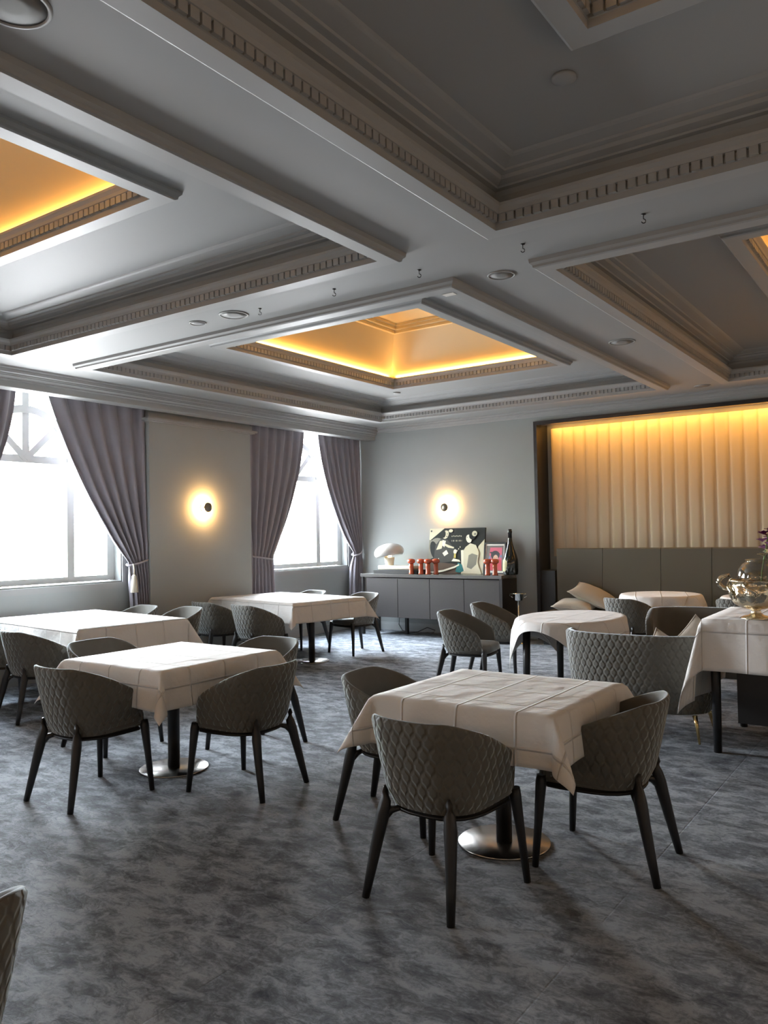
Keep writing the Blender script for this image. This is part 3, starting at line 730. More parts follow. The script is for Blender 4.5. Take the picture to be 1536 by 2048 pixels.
# ------------------------------------------------------------------ tables with cloths
def cloth_square(name, label, cx, cy, rz, a, b, drop, z, group, dropa=None, seed=0, corner=32):
    da = dropa or drop; db = drop
    bm = bmesh.new(); uvl = bm.loops.layers.uv.verify(); NI, ND = 22, 12
    us = [-a - da * (1 - k / ND) for k in range(ND)] + [-a + 2 * a * k / NI for k in range(NI + 1)] + [a + da * (k + 1) / ND for k in range(ND)]
    vs = [-b - drop * (1 - k / ND) for k in range(ND)] + [-b + 2 * b * k / NI for k in range(NI + 1)] + [b + drop * (k + 1) / ND for k in range(ND)]
    def mp(u, v):
        p, q = max(0, abs(u) - a), max(0, abs(v) - b); su, sv = math.copysign(1, u), math.copysign(1, v)
        wv = 0.010 * noise.noise(Vector((u * 2.5 + seed, v * 2.5, seed)))
        if p == 0 and q == 0:
            zz = z + 0.0015 * noise.noise(Vector((u * 9, v * 9, seed)))
            return (u, v, zz)
        r = math.hypot(p, q); phi = math.atan2(q, p) if (p > 0 and q > 0) else (0 if q == 0 else PI / 2)
        alpha = math.radians(5 + (corner - 5) * math.sin(2 * phi) ** 2) if p > 0 and q > 0 else math.radians(5)
        soft = 0.012 * (1 - math.exp(-r / 0.012))
        h = r * math.sin(alpha) + soft; d = r * math.cos(alpha) - soft * 0.6
        if p > 0 and q > 0: hx, hy = h * math.cos(phi), h * math.sin(phi)
        elif p > 0: hx, hy = h + wv * r / drop * 2.2 + r * 0.05 * math.sin(v * 9 + seed), 0
        else: hx, hy = 0, h + wv * r / drop * 2.2 + r * 0.05 * math.sin(u * 9 + seed)
        return (su * (min(abs(u), a) + hx), sv * (min(abs(v), b) + hy), z - max(0, d))
    grid = [[(bm.verts.new(mp(u, v)), u, v) for v in vs] for u in us]
    for i in range(len(us) - 1):
        for j in range(len(vs) - 1):
            q = (grid[i][j], grid[i + 1][j], grid[i + 1][j + 1], grid[i][j + 1]); f = bm.faces.new([k[0] for k in q]); f.smooth = True
            for lp, k in zip(f.loops, q): lp[uvl].uv = (k[1], k[2])
    o = obj(name, bm, m_cloth, None, False, (cx, cy, 0)); o.rotation_euler[2] = rz
    md = o.modifiers.new('thickness', 'SOLIDIFY'); md.thickness = 0.002; md.offset = 1
    tag(o, label, 'tablecloth', group); return o
def pedestal(label, cx, cy, rz, a, b, z, bases, group, rd=0.22):
    t = thing('dining_table', label, 'table', (cx, cy, 0), rz, group)
    bm = bmesh.new(); box(bm, (-a + 0.008, -b + 0.008, z - 0.035), (a - 0.008, b - 0.008, z - 0.006), 0, 0.004); obj('tabletop', bm, m_leg, t)
    for bx in bases:
        bm = bmesh.new(); lathe(bm, [(rd, 0.0), (rd, 0.008), (rd - 0.003, 0.011), (0.0, 0.011)], 64, 0, (bx, 0, 0)); obj('base_disc', bm, m_steel, t)
        bm = bmesh.new(); lathe(bm, [(0.04, 0.011), (0.04, z - 0.045)], 28, 0, (bx, 0, 0)); obj('column', bm, m_leg, t)
        bm = bmesh.new(); box(bm, (bx - 0.16, -0.16, z - 0.046), (bx + 0.16, 0.16, z - 0.035)); obj('top_plate', bm, m_leg, t)
    return t
GT = 'square pedestal dining tables'; GK = 'white square tablecloths'
pedestal('square pedestal table in the front, steel disc base between the chairs', -1.885, 3.70, 0, 0.465, 0.435, 0.765, [0.0], GT, 0.232)
cloth_square('tablecloth', 'creased white tablecloth on the front table, its pointed corner hanging over a chair', -1.885, 3.70, 0, 0.475, 0.443, 0.235, 0.768, GK, seed=1)
pedestal('square pedestal table at near left, round steel disc base on the floor', -4.37, 3.70, 0, 0.48, 0.49, 0.765, [0.0], GT, 0.23)
cloth_square('tablecloth', 'white tablecloth on the near left square table between four chairs', -4.37, 3.70, 0, 0.49, 0.50, 0.24, 0.768, GK, seed=4)
pedestal('long table against the left window under a bright cloth', -7.22, 5.02, math.radians(-7), 0.875, 0.55, 0.765, [-0.5, 0.5], GT)
cloth_square('tablecloth', 'brightly lit white tablecloth on the long table at the left window', -7.22, 5.02, math.radians(-7), 0.89, 0.56, 0.25, 0.768, GK, seed=7)
pedestal('long back table near the far window, steel disc base showing', -7.07, 7.86, math.radians(-10), 0.84, 0.56, 0.775, [-0.5, 0.5], GT)
cloth_square('tablecloth', 'sunlit white tablecloth on the long back table below the far window', -7.07, 7.86, math.radians(-10), 0.855, 0.57, 0.25, 0.778, GK, seed=9)

def cloth_round(label, cx, cy, rz, a, b, half, z, group, seed, nf=9, rot=0.0):
    bm = bmesh.new(); uvl = bm.loops.layers.uv.verify(); N = 46; g = []
    for i in range(N + 1):
        r_ = []
        for j in range(N + 1):
            u0, v0 = (2 * i / N - 1) * half, (2 * j / N - 1) * half
            u, v = u0 * math.cos(rot) - v0 * math.sin(rot), u0 * math.sin(rot) + v0 * math.cos(rot)
            k = math.hypot(u / a, v / b)
            if k <= 1: p = (u, v, z + 0.001 * noise.noise(Vector((u * 9, v * 9, seed))))
            else:
                bx, by = u / k, v / k; e = math.hypot(u - bx, v - by); L = math.hypot(bx, by); th = math.atan2(v, u)
                fold = 0.5 + 0.5 * math.sin(nf * th + seed)
                al = math.radians(4 + 30 * fold * min(1, e / 0.12) * math.exp(-e / 0.3)); soft = 0.012 * (1 - math.exp(-e / 0.012))
                h = e * math.sin(al) * 0.75 + soft; d = e * math.cos(al * 0.8) - soft * .6
                p = (bx + bx / L * h, by + by / L * h, z - max(0, d))
            r_.append((bm.verts.new(p), u, v))
        g.append(r_)
    for i in range(N):
        for j in range(N):
            q = (g[i][j], g[i + 1][j], g[i + 1][j + 1], g[i][j + 1]); f = bm.faces.new([k[0] for k in q]); f.smooth = True
            for lp, k in zip(f.loops, q): lp[uvl].uv = (k[1], k[2])
    o = obj('tablecloth', bm, m_cloth, None, False, (cx, cy, 0)); o.rotation_euler[2] = rz
    md = o.modifiers.new('thickness', 'SOLIDIFY'); md.thickness = 0.002; md.offset = 1
    sb = o.modifiers.new('smooth', 'SUBSURF'); sb.levels = sb.render_levels = 1
    tag(o, label, 'tablecloth', group)
def round_ped(label, cx, cy, a, z, group):
    t = thing('round_table', label, 'table', (cx, cy, 0), 0, group)
    bm = bmesh.new(); lathe(bm, [(a - 0.012, z - 0.035), (a - 0.012, z - 0.006), (0.0, z - 0.006)], 48); obj('tabletop', bm, m_leg, t)
    bm = bmesh.new(); lathe(bm, [(0.035, 0.011), (0.035, z - 0.035)], 24); obj('column', bm, m_leg, t)
    bm = bmesh.new(); lathe(bm, [(0.2, 0.0), (0.2, 0.009), (0.0, 0.011)], 40); obj('base_disc', bm, m_steel, t)
    return t
def round_table(label, cx, cy, a, b, z, group, rz=0, legs=True):
    if not legs: return round_ped(label, cx, cy, a, z, group)
    t = thing('round_table', label, 'table', (cx, cy, 0), rz, group)
    bm = bmesh.new(); lathe(bm, [(1, z - 0.035), (1, z - 0.006), (0.0, z - 0.006)], 48, 0, (0, 0, 0), a - 0.012, b - 0.012); obj('tabletop', bm, m_leg, t)
    for sx in (-1, 1):
        for sy in (-1, 1):
            bm = bmesh.new(); tube(bm, [(sx * a * 0.62, sy * b * 0.62, 0), (sx * a * 0.6, sy * b * 0.6, z - 0.035)], [0.028, 0.034], 8, 0, True); obj('leg', bm, m_leg, t)
GR = 'white cloths on the round tables'
round_table('oval table with dark square legs beside the quilted loveseat', -2.93, 7.22, 0.46, 0.64, 0.765, 'round tables')
cloth_round('white cloth on the oval table, long corner hanging at its left', -2.93, 7.22, 0, 0.47, 0.65, 0.73, 0.768, GR, 1.0, 7, math.radians(-11))
round_table('small round table in front of the banquette', -2.96, 10.2, 0.47, 0.48, 0.765, 'round tables', 0, False)
cloth_round('white cloth on the small round table in front of the banquette', -2.96, 10.2, 0.3, 0.48, 0.48, 0.78, 0.768, GR, 2.0, 11)
round_table('small round table mostly hidden behind the silver bowl', -1.78, 10.22, 0.45, 0.46, 0.765, 'round tables', 0, False)
cloth_round('edge of a white cloth seen behind the silver bowl', -1.78, 10.22, 0.1, 0.46, 0.46, 0.74, 0.768, GR, 3.0, 11)

# tall service table at the right
t7 = thing('service_table', 'tall black service table cut by the right photo edge', 'table', (-0.55, 6.42, 0))
bm = bmesh.new(); box(bm, (-0.87, -0.49, 0.90), (0.87, 0.49, 0.928), 0, 0.004); obj('tabletop', bm, m_leg, t7)
for sx in (-1, 1):
    for sy in (-1, 1):
        bm = bmesh.new(); tube(bm, [(sx * 0.82, sy * 0.44, 0), (sx * 0.82, sy * 0.44, 0.90)], [0.026, 0.034], 8, 0, True); obj('leg', bm, m_leg, t7)
bm = bmesh.new(); box(bm, (-0.70, -0.36, 0.20), (0.80, 0.40, 0.895), 0, 0.004); obj('black_body', bm, m_dark, t7)  # plain black body filling the space under the top
cloth_square('tablecloth', 'white cloth on the tall service table at the right photo edge, folded corner hanging low', -0.55, 6.42, math.radians(1), 0.89, 0.51, 0.36, 0.933, GK, dropa=0.58, seed=12, corner=17)

# punch bowl and its companions on the service table
bx, by, bz = -1.11, 6.06, 0.936
t = BOWL = thing('punch_bowl', 'tarnished gilt silver footed bowl on the service table', 'bowl', (bx, by, bz))
bm = bmesh.new(); lathe(bm, [(0.0, 0.0), (0.105, 0.0), (0.108, 0.006), (0.085, 0.016), (0.05, 0.024), (0.032, 0.04), (0.03, 0.06), (0.05, 0.078), (0.05, 0.07), (0.0, 0.07)], 48); obj('foot', bm, m_silver, t)
bm = bmesh.new(); n_ = 72; rings = []
for r, z in [(0.03, 0.06), (0.09, 0.075), (0.14, 0.105), (0.168, 0.15), (0.172, 0.19), (0.160, 0.225), (0.150, 0.24), (0.165, 0.262), (0.172, 0.266), (0.160, 0.258), (0.145, 0.24), (0.155, 0.19), (0.13, 0.11), (0.0, 0.085)]:
    rings.append([bm.verts.new(((r + (0.006 * math.cos(12 * 2 * PI * i / n_) if 0.08 < z < 0.24 else 0)) * math.cos(2 * PI * i / n_), (r + (0.006 * math.cos(12 * 2 * PI * i / n_) if 0.08 < z < 0.24 else 0)) * math.sin(2 * PI * i / n_), z)) for i in range(n_)])
for A, B in zip(rings, rings[1:]):
    for i in range(n_): bm.faces.new((A[i], A[(i + 1) % n_], B[(i + 1) % n_], B[i])).smooth = True
obj('bowl_body', bm, m_silver, t)
for k in range(6):
    bm = bmesh.new(); a = k * PI / 3 + 0.5
    pts = [((0.155 + 0.022 * math.sin(q)) * math.cos(a + 0.25 * math.sin(q * 2)), (0.155 + 0.022 * math.sin(q)) * math.sin(a + 0.25 * math.sin(q * 2)), 0.14 + 0.045 * q) for q in [i * PI / 10 for i in range(11)]]
    tube(bm, pts, [0.004 + 0.008 * math.sin(PI * i / 10) for i in range(11)], 8); obj('scroll_ornament', bm, m_silver, t)
# glass globe standing in the bowl, with flowers above it
bm = bmesh.new(); prof = [(0.0, 0.0), (0.06, 0.003), (0.11, 0.03), (0.145, 0.08), (0.152, 0.13), (0.14, 0.18), (0.115, 0.215), (0.09, 0.235), (0.095, 0.25), (0.091, 0.25), (0.086, 0.236), (0.11, 0.212), (0.135, 0.178), (0.147, 0.13), (0.14, 0.082), (0.106, 0.034), (0.0, 0.006)]
lathe(bm, prof, 48); o = obj('glass_globe', bm, m_bowlglass, None, False, (bx + 0.03, by + 0.02, bz + 0.16)); tag(o, 'clear glass globe vase sitting in the gilt silver bowl', 'vase')
for sg in (-1, 1):
    bm = bmesh.new(); pts = [(sg * (0.16 + 0.075 * math.sin(q)), -0.02, 0.25 - 0.05 * math.cos(q)) for q in [i * PI / 10 for i in range(11)]]
    tube(bm, pts, [0.01 + 0.008 * math.sin(PI * i / 10) for i in range(11)], 10); obj('handle', bm, m_silver, BOWL)
t = thing('flower_stem', 'purple and cream flower stem rising above the glass globe at the right edge', 'flowers', (bx + 0.03, by + 0.02, bz + 0.17))
bm = bmesh.new(); tube(bm, [(0, 0, 0), (0.01, 0, 0.15), (0.035, 0, 0.28), (0.06, 0.0, 0.42)], 0.004, 8); obj('stem', bm, mat('flower_stem_green', (0.10, 0.2, 0.05), 0.6), t)
cols = [mat('cream_petals', (0.75, 0.65, 0.45), 0.6), mat('lilac_petals', (0.45, 0.22, 0.45), 0.6), mat('purple_petals', (0.14, 0.012, 0.09), 0.6)]
rf = random.Random(8)
for k, (dx, dy, dz, ci) in enumerate([(0.03, -0.03, 0.26, 0), (0.065, 0, 0.28, 0), (0.03, 0.02, 0.31, 1), (0.07, -0.02, 0.33, 1), (0.025, -0.02, 0.36, 1), (0.06, 0.03, 0.385, 2), (0.03, 0.0, 0.41, 2), (0.075, -0.01, 0.43, 2)]):
    bm = bmesh.new()
    for p in range(7):
        a = 2 * PI * p / 7 + rf.random(); tl = rf.uniform(0.2, 0.9)
        c = Vector((dx, dy, dz)); d = Vector((math.cos(a), math.sin(a), tl)).normalized(); sd = Vector((-math.sin(a), math.cos(a), 0)); up = d.cross(sd)
        pr = []
        for i, wf in enumerate((0.1, 0.7, 1.0, 0.75, 0.1)):
            q = c + d * (0.046 * i / 4) + up * (0.006 * math.sin(i / 4 * PI)); pr.append((bm.verts.new(q + sd * 0.018 * wf), bm.verts.new(q + up * 0.004), bm.verts.new(q - sd * 0.018 * wf)))
        for A, B in zip(pr, pr[1:]):
            bm.faces.new((A[0], A[1], B[1], B[0])).smooth = True; bm.faces.new((A[1], A[2], B[2], B[1])).smooth = True
    obj('blossom', bm, cols[ci], t)

# ------------------------------------------------------------------ banquette
t = thing('banquette', 'long taupe banquette with tall panelled back along the niche', 'banquette', (0, 0, 0))
SX0, SX1 = -4.68, 2.45
seams = [SX0, -3.97, -3.17, -2.52, -1.87, -1.2, -0.5, 0.2, 0.9, 1.6, SX1]
for a_, b_ in zip(seams, seams[1:]):
    bm = bmesh.new()
    left = a_ == SX0
    pr = [(10.86, 0.40), (10.90, 0.46), (10.985, 1.31), (11.0, 1.325), (11.05, 1.325), (11.06, 1.31), (11.06, 0.40)]
    sl = 0.04 if left else 0
    A = [bm.verts.new((a_ + 0.003 - (sl * (z - 0.4) if left else 0) + (0.06 if left else 0) , y, z)) for y, z in pr]; B = [bm.verts.new((b_ - 0.003, y, z)) for y, z in pr]
    for i in range(len(pr)): j = (i + 1) % len(pr); bm.faces.new((A[i], B[i], B[j], A[j]))
    bm.faces.new(A); bm.faces.new(B[::-1]); bmesh.ops.recalc_face_normals(bm, faces=bm.faces)
    obj('back_panel', bm, m_sofa, t)
for a_, b_ in zip(seams, seams[1:]):
    bm = bmesh.new(); box(bm, (a_ + 0.004, 10.42, 0.33), (b_ - 0.004, 10.90, 0.46), 0, 0.02); obj('seat_cushion', bm, m_sofa, t)
bm = bmesh.new(); box(bm, (SX0 + 0.02, 10.48, 0.0), (SX1, 11.04, 0.33)); obj('plinth', bm, m_dark, t)

# ------------------------------------------------------------------ sideboard
SB = dict(x0=-7.70, x1=-5.21, y0=10.32, y1=10.80, zt=0.955)
t = thing('sideboard', 'long dark brown sideboard with four flat doors against the back wall', 'sideboard', (-6.455, 10.56, 0))
def L(x, y, z): return (x + 6.455, y - 10.56, z)
def sbx(name, a, b, m, par=t, bev=0.0):
    bm = bmesh.new(); box(bm, L(*a), L(*b), 0, bev); return obj(name, bm, m, par)
sbx('top', (SB['x0'], SB['y0'], 0.905), (SB['x1'], SB['y1'], 0.955), m_sidetop, bev=0.003)
sbx('carcass', (-7.60, 10.36, 0.285), (-5.25, 10.79, 0.89), m_side)
sbx('end_panel', (-5.25, 10.325, 0.23), (-5.205, 10.80, 0.904), m_dark)
dx = [-7.60, -7.0, -6.42, -5.83, -5.252]
for i, (a_, b_) in enumerate(zip(dx, dx[1:])):
    sbx('door', (a_ + 0.004, 10.335, 0.285), (b_ - 0.004, 10.358, 0.888), m_side, bev=0.002)
sbx('leg', (-7.69, 10.33, 0), (-7.655, 10.37, 0.905), m_dark)
for x, y in ((-7.69, 10.74), (-7.05, 10.60), (-6.0, 10.60), (-5.24, 10.34), (-5.24, 10.74)):
    sbx('leg', (x, y, 0), (x + 0.045, y + 0.045, 0.285 if y != 10.74 or x > -7 else 0.905), m_dark)
ZT = 0.956
# tray
bm = bmesh.new(); box(bm, (-0.40, -0.15, 0), (0.42, 0.15, 0.06), 0, 0.004); o = obj('tray', bm, m_dark, None, False, (-7.10, 10.55, ZT)); tag(o, 'low black box tray under the mushroom lamp on the sideboard', 'tray')
# lamp
t = thing('table_lamp', 'lit table lamp with tilted glossy grey dome and pale marble stem', 'lamp', (-7.22, 10.55, ZT + 0.061))
bm = bmesh.new(); box(bm, (-0.22, -0.11, 0), (0.42, 0.11, 0.065), 0, 0.02); obj('marble_base', bm, m_marble, t, True)
bm = bmesh.new(); lathe(bm, [(0.065, 0.06), (0.07, 0.10), (0.082, 0.19), (0.0, 0.19)], 28, 0, (-0.07, 0, 0)); obj('marble_stem', bm, m_marble, t)
bm = bmesh.new(); pr = []
for i in range(17):
    a = math.radians(-28 + 118 * i / 16); pr.append((max(0, 0.24 * math.cos(a) if a < PI / 2 else 0), 0.06 + 0.14 * math.sin(a)))
pr += [(0.0, 0.192)] + [(0.23 * math.cos(math.radians(90 - 118 * i / 12)), 0.052 + 0.134 * math.sin(math.radians(90 - 118 * i / 12))) for i in range(1, 13)]
lathe(bm, pr, 40); o = obj('dome', bm, m_dome, t); o.location = (-0.065, 0, 0.215); o.rotation_euler = (0, -0.17, 0)
bm = bmesh.new(); lathe(bm, [(0.0, 0), (0.03, 0.01), (0.04, 0.04), (0.025, 0.07), (0.0, 0.08)], 20, 0, (-0.07, 0, 0.19)); obj('bulb', bm, m_glow2, t)
# pepper mills
def mill(x, y, h, label, first=None):
    if first is None:
        t = thing('pepper_mill', label, 'pepper mill', (x, y, ZT), 0, 'red wooden mushroom-top pepper mills')
        bm = bmesh.new(); lathe(bm, [(0.0, 0), (0.040, 0), (0.041, 0.01), (0.036, 0.03), (0.034, 0.12), (0.036, 0.155), (0.030, 0.162), (0.0, 0.162)], 24); obj('body', bm, m_red, t)
        bm = bmesh.new(); lathe(bm, [(0.030, 0.162), (0.045, 0.168), (0.058, 0.180), (0.062, 0.20), (0.056, 0.222), (0.035, 0.234), (0.0, 0.238)], 24); obj('mushroom_top', bm, m_red, t)
        return t
    return dup(first, (x, y, ZT), 0, label, 'red wooden mushroom-top pepper mills')
m1 = mill(-6.77, 10.385, 0.24, 'red wooden pepper mill nearest the lamp, leftmost of all')
mill(-6.60, 10.39, 0, 'red wooden pepper mill second from the lamp', m1)
mill(-6.47, 10.385, 0, 'red wooden pepper mill third from the lamp', m1)
mill(-6.37, 10.45, 0, 'red wooden pepper mill before the left edge of the black and white canvas', m1)
mill(-5.46, 10.385, 0, 'red wooden pepper mill before the small framed portrait', m1)
mill(-5.35, 10.40, 0, 'red wooden pepper mill touching the champagne bottle label, rightmost of all', m1)

# pictures built as flat printed artwork
def flatpoly(bm, pts, lift, mi, w_, h_):
    f = bm.faces.new([bm.verts.new(((x - 0.5) * w_, -lift, y * h_)) for x, y in pts]); f.material_index = mi
def ell(cx, cy, rx, ry, n=20, a0=0, a1=360, rot=0):
    r = []
    for i in range(n):
        a = math.radians(a0 + (a1 - a0) * i / (n if a1 - a0 >= 360 else n - 1)); x, y = rx * math.cos(a), ry * math.sin(a)
        c, s = math.cos(rot), math.sin(rot); r.append((cx + x * c - y * s, cy + x * s + y * c))
    return r
inks = [mat('print_' + n, c, 0.6, spec=0.15) for n, c in (('black', (0.02, 0.022, 0.02)), ('dark', (0.06, 0.06, 0.055)), ('mid', (0.22, 0.21, 0.17)), ('cream', (0.62, 0.58, 0.42)), ('pale', (0.80, 0.76, 0.60)), ('teal', (0.04, 0.19, 0.19)), ('grey', (0.12, 0.12, 0.10)), ('gold', (0.55, 0.45, 0.12)), ('brown', (0.10, 0.07, 0.05)))]
t = thing('canvas_print', 'large black and white canvas of a man in a dinner jacket and a seated woman', 'picture', (-6.17, 10.66, ZT), math.radians(0), None, math.radians(-9))
W_, H_ = 0.97, 0.70
bm = bmesh.new(); box(bm, (-W_ / 2, 0.0, 0), (W_ / 2, 0.035, H_)); obj('canvas_edge', bm, m_black, t)
bm = bmesh.new(); li = [0.001]
def P(pts, mi): li[0] += 0.0003; flatpoly(bm, pts, li[0], mi, W_, H_)
P([(0, 0), (1, 0), (1, 1), (0, 1)], 0)
P([(0, 0.72), (0.27, 1), (0, 1)], 3); P([(0, 0.30), (0.1, 0.35), (0.12, 0.72), (0, 0.75)], 2); P([(0.9, 0.6), (1, 0.75), (1, 0.0), (0.82, 0.0), (0.86, 0.4)], 3)
P([(0, 0.0), (0.9, 0.0), (0.75, 0.12), (0.45, 0.22), (0, 0.26)], 8)
P(ell(0.15, 0.62, 0.14, 0.17), 2); P(ell(0.10, 0.52, 0.07, 0.2, rot=0.2), 0)   # chair back behind the man
P([(0.10, 0.24), (0.12, 0.62), (0.22, 0.78), (0.34, 0.74), (0.44, 0.6), (0.52, 0.5), (0.5, 0.28), (0.3, 0.24)], 1)
P([(0.14, 0.52), (0.2, 0.72), (0.27, 0.73), (0.24, 0.55)], 3)
P([(0.25, 0.74), (0.31, 0.72), (0.29, 0.58), (0.25, 0.62)], 4); P([(0.245, 0.725), (0.28, 0.70), (0.31, 0.735), (0.28, 0.705)], 0)
P(ell(0.30, 0.86, 0.055, 0.095, rot=-0.15), 3); P(ell(0.265, 0.87, 0.035, 0.08), 0); P(ell(0.325, 0.82, 0.012, 0.012), 1); P(ell(0.33, 0.875, 0.01, 0.008), 1)
P([(0.30, 0.66), (0.42, 0.6), (0.47, 0.58), (0.46, 0.55), (0.36, 0.57), (0.29, 0.62)], 3); P([(0.26, 0.45), (0.33, 0.52), (0.37, 0.44), (0.30, 0.38)], 4)
P([(0.13, 0.26), (0.2, 0.34), (0.21, 0.26)], 4)
for q in range(7): P(ell(0.42 + 0.028 * q, 0.82 + 0.006 * (q % 2), 0.008, 0.012, 8), 3); P(ell(0.42 + 0.03 * q, 0.72, 0.006, 0.02, 8), 3 if q % 2 else 2)
for q in range(4): P(ell(0.53 + 0.025 * q, 0.5 + 0.04 * (q % 3), 0.008, 0.018, 8), 3)
P(ell(0.395, 0.94, 0.04, 0.035), 3)
P(ell(0.495, 0.48, 0.03, 0.05), 4); P([(0.475, 0.34), (0.515, 0.34), (0.51, 0.44), (0.48, 0.44)], 7); P([(0.44, 0.27), (0.47, 0.33), (0.58, 0.30), (0.6, 0.26)], 4)
P([(0.62, 0.0), (0.66, 0.2), (0.62, 0.45), (0.68, 0.58), (0.76, 0.66), (0.86, 0.62), (0.92, 0.45), (0.9, 0.25), (0.98, 0.0)], 3)
P([(0.72, 0.14), (0.74, 0.4), (0.8, 0.44), (0.9, 0.4), (0.88, 0.2), (0.8, 0.1)], 2); P([(0.60, 0.5), (0.64, 0.52), (0.66, 0.2), (0.70, 0.06), (0.66, 0.05), (0.62, 0.2)], 4)
P(ell(0.73, 0.76, 0.05, 0.09, rot=0.15), 4); P(ell(0.79, 0.83, 0.06, 0.09), 0); P(ell(0.825, 0.87, 0.045, 0.06), 3); P(ell(0.835, 0.86, 0.02, 0.025), 2); P(ell(0.70, 0.79, 0.008, 0.008), 1); P(ell(0.69, 0.71, 0.012, 0.008), 1)
P([(0.52, 0.04), (0.56, 0.24), (0.63, 0.2), (0.67, 0.06), (0.6, 0.02)], 5)
P([(0.06, 0.03), (0.3, 0.08), (0.5, 0.16), (0.58, 0.21), (0.585, 0.18), (0.5, 0.12), (0.3, 0.04), (0.12, 0.0)], 4)
P(ell(0.04, 0.94, 0.016, 0.02, 10), 1)
o = obj('printed_image', bm, inks, t)
inks2 = [mat('portrait_' + n, c, 0.3) for n, c in (('black', (0.02, 0.02, 0.025)), ('red', (0.55, 0.03, 0.05)), ('pink', (0.6, 0.12, 0.18)), ('skin', (0.68, 0.42, 0.30)), ('blue', (0.18, 0.25, 0.40)), ('grey', (0.16, 0.14, 0.13)))]
t = thing('framed_portrait', 'small black framed red portrait of a person in a dark hat', 'picture', (-5.50, 10.66, ZT), math.radians(0), None, math.radians(-8))
W_, H_ = 0.36, 0.47
bm = bmesh.new()
for a_, b_ in (((-W_ / 2, -0.012, 0), (W_ / 2, 0.02, 0.022)), ((-W_ / 2, -0.012, H_ - 0.022), (W_ / 2, 0.02, H_)), ((-W_ / 2, -0.012, 0.022), (-W_ / 2 + 0.022, 0.02, H_ - 0.022)), ((W_ / 2 - 0.022, -0.012, 0.022), (W_ / 2, 0.02, H_ - 0.022))): box(bm, a_, b_)
obj('frame', bm, m_black, t)
bm = bmesh.new(); quad(bm, [(-W_ / 2 + 0.02, 0.0, 0.02), (W_ / 2 - 0.02, 0.0, 0.02), (W_ / 2 - 0.02, 0.0, H_ - 0.02), (-W_ / 2 + 0.02, 0.0, H_ - 0.02)]); obj('mat_board', bm, m_white, t)
bm = bmesh.new(); li[0] = 0.001
P([(0.11, 0.1), (0.89, 0.1), (0.89, 0.9), (0.11, 0.9)], 5); P([(0.2, 0.14), (0.82, 0.14), (0.82, 0.84), (0.28, 0.84)], 2); P([(0.22, 0.12), (0.84, 0.12), (0.78, 0.45), (0.5, 0.52), (0.26, 0.42)], 1)
P(ell(0.52, 0.60, 0.2, 0.14), 0); P(ell(0.54, 0.50, 0.11, 0.11), 3); P(ell(0.5, 0.66, 0.24, 0.035, rot=-0.1), 0); P([(0.2, 0.44), (0.27, 0.6), (0.33, 0.52)], 4); P(ell(0.78, 0.56, 0.04, 0.05), 4); P([(0.42, 0.42), (0.5, 0.3), (0.58, 0.42)], 3); P(ell(0.555, 0.455, 0.03, 0.012, 10), 1); P(ell(0.50, 0.52, 0.012, 0.01, 8), 0); P(ell(0.585, 0.52, 0.012, 0.01, 8), 0)
obj('portrait_print', bm, inks2, t)
# bottle
t = thing('champagne_bottle', 'large dark champagne bottle with shield label at the sideboard end', 'bottle', (-5.20, 10.60, ZT))
bm = bmesh.new(); lathe(bm, [(0.0, 0), (0.098, 0), (0.106, 0.01), (0.110, 0.05), (0.112, 0.15), (0.108, 0.22), (0.088, 0.30), (0.058, 0.38), (0.036, 0.46), (0.027, 0.53), (0.0265, 0.60), (0.031, 0.602), (0.032, 0.625), (0.027, 0.635), (0.025, 0.655), (0.0, 0.657)], 40); obj('glass_body', bm, m_bottle, t)
bm = bmesh.new(); lathe(bm, [(0.0285, 0.53), (0.0285, 0.60), (0.033, 0.603), (0.034, 0.626), (0.029, 0.637), (0.027, 0.659), (0.0, 0.66)], 24); obj('foil_neck', bm, m_black, t)
bm = bmesh.new(); cen = math.radians(-125); rows = []
for j in range(13):
    z = 0.05 + 0.17 * j / 12; t_ = j / 12; hw = 0.62 * math.sin(PI * (0.10 + 0.62 * t_)) ** 0.6 if t_ < 0.9 else 0.45
    r = 0.1135 if z < 0.16 else 0.1125 - (z - 0.16) * 0.06
    rows.append([bm.verts.new((r * math.cos(cen + hw * (2 * i / 10 - 1)), r * math.sin(cen + hw * (2 * i / 10 - 1)), z)) for i in range(11)])
for A, B in zip(rows, rows[1:]):
    for i in range(10): bm.faces.new((A[i], A[i + 1], B[i + 1], B[i])).smooth = True
obj('label', bm, m_label, t)
bm = bmesh.new(); box(bm, (-0.035, -0.02, 0), (0.035, 0.02, 0.012), 0, 0.003); o = obj('white_dish', bm, m_white, None, False, (-5.27, 10.42, ZT)); tag(o, 'tiny white card in front of the champagne bottle', 'card')

# wine cooler stand
t = thing('wine_cooler_stand', 'slim steel wine cooler stand between sideboard and niche', 'stand', (-5.02, 10.45, 0))
bm = bmesh.new(); lathe(bm, [(0.12, 0), (0.12, 0.008), (0.02, 0.02), (0.0, 0.02)], 32); obj('base', bm, m_chrome, t)
bm = bmesh.new(); lathe(bm, [(0.012, 0.02), (0.012, 0.60)], 14); obj('pole', bm, m_chrome, t)
bm = bmesh.new(); lathe(bm, [(0.0, 0.60), (0.055, 0.60), (0.065, 0.61), (0.075, 0.69), (0.095, 0.70), (0.095, 0.705), (0.072, 0.70), (0.06, 0.615), (0.0, 0.61)], 32); obj('bucket', bm, m_chrome, t)
for s in (-1, 1):
    bm = bmesh.new(); tube(bm, [(s * 0.08, 0, 0.69), (s * 0.125, 0, 0.70), (s * 0.13, 0, 0.66), (s * 0.08, 0, 0.64)], 0.006, 8); obj('handle', bm, m_chrome, t)

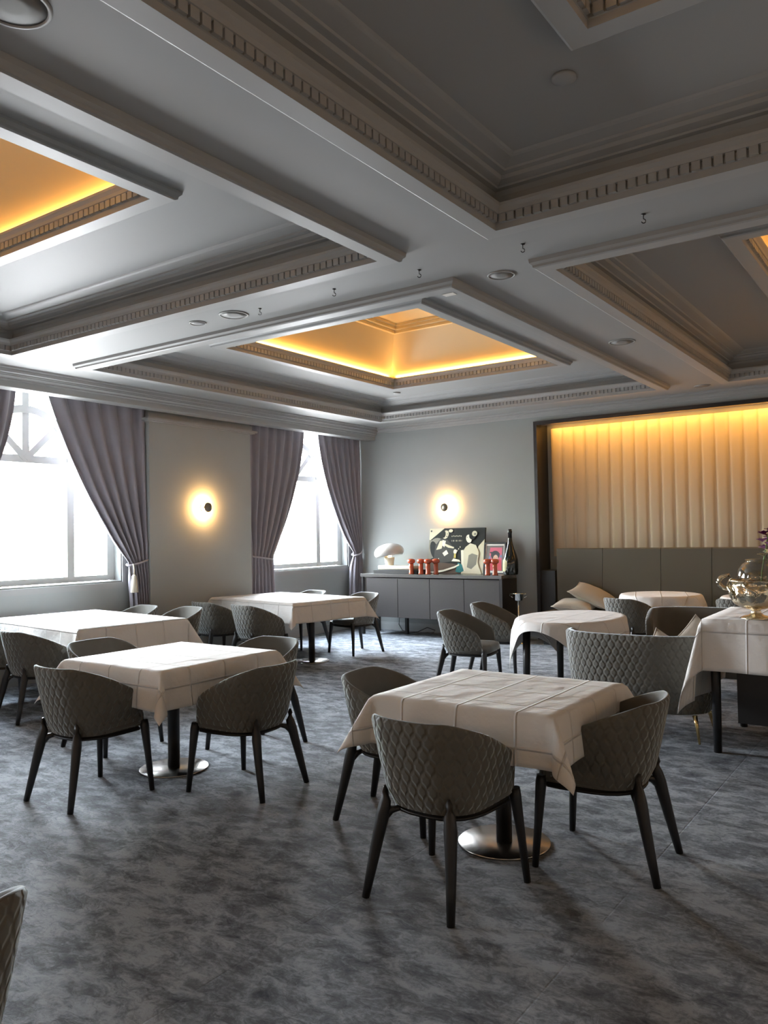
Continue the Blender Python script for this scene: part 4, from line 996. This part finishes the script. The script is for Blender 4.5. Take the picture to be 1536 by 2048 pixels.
# cables under the sideboard
bm = bmesh.new()
tube(bm, [(-7.28, 10.80, 0.28), (-7.30, 10.80, 0.12), (-7.22, 10.78, 0.03), (-7.05, 10.72, 0.008), (-6.9, 10.74, 0.03), (-6.75, 10.78, 0.10), (-6.62, 10.80, 0.06), (-6.66, 10.82, 0.02), (-6.8, 10.84, 0.01)], 0.006, 8)
o = obj('power_cord', bm, m_black, None, True); tag(o, 'loose black lamp cord hanging and coiling under the sideboard', 'cord')

# ------------------------------------------------------------------ wall sconces
def sconce(label, loc, rz):
    t = thing('wall_sconce', label, 'wall lamp', loc, rz, 'round wall sconces')
    def cyl(prof, m, name, n=36):
        bm = bmesh.new(); lathe(bm, prof, n)
        bmesh.ops.rotate(bm, cent=(0, 0, 0), matrix=Matrix.Rotation(PI / 2, 3, 'X'), verts=bm.verts)   # axis along -y (into the room)
        return obj(name, bm, m, t)
    cyl([(0.0, 0.0), (0.048, 0.0), (0.05, 0.006), (0.048, 0.012), (0.0, 0.014)], m_trim, 'wall_plate')
    cyl([(0.010, 0.014), (0.010, 0.085)], m_brass, 'arm', 12)
    cyl([(0.0, 0.083), (0.038, 0.084), (0.038, 0.088), (0.0, 0.089)], m_glow, 'light_ring', 24)
    cyl([(0.0, 0.0895), (0.060, 0.088), (0.064, 0.094), (0.062, 0.105), (0.0, 0.108)], mat('sconce_cap', (0.20, 0.18, 0.14), 0.35, metal=0.7), 'cap')
    return t
sconce('glowing round sconce on the pilaster between the two windows', (WB + 0.001, 7.39, 1.97), math.radians(90))
sconce('glowing round sconce on the back wall above the sideboard', (-6.47, BY - 0.001, 1.98), 0)

# ------------------------------------------------------------------ outside
def tree(label, x, y, h, cr, seed):
    t = thing('street_tree', label, 'tree', (x, y, -0.6)); r = random.Random(seed)
    bm = bmesh.new(); tube(bm, [(0, 0, 0), (0.1, 0, h * 0.4), (0.0, 0.1, h * 0.75)], [0.16, 0.12, 0.06], 8); obj('trunk', bm, mat('bark', (0.2, 0.16, 0.12), 0.9), t)
    bm = bmesh.new()
    for _ in range(2600):
        v = Vector((r.gauss(0, 1), r.gauss(0, 1), r.gauss(0, 1))).normalized() * cr * r.random() ** 0.4; v.z = v.z * 0.8 + h * 0.8
        d = Vector((r.gauss(0, 1), r.gauss(0, 1), r.gauss(0, 1))).normalized(); e_ = d.orthogonal().normalized() * 0.07; g_ = d * 0.12
        bm.faces.new([bm.verts.new(v + q) for q in (-g_, e_, g_, -e_)])
    o = obj('foliage', bm, mat('spring_leaves', (0.45, 0.6, 0.12), 0.6), t); o['kind'] = 'stuff'
tree('pale green leafy tree outside the larger left window', -15.5, 6.9, 3.9, 1.3, 3)
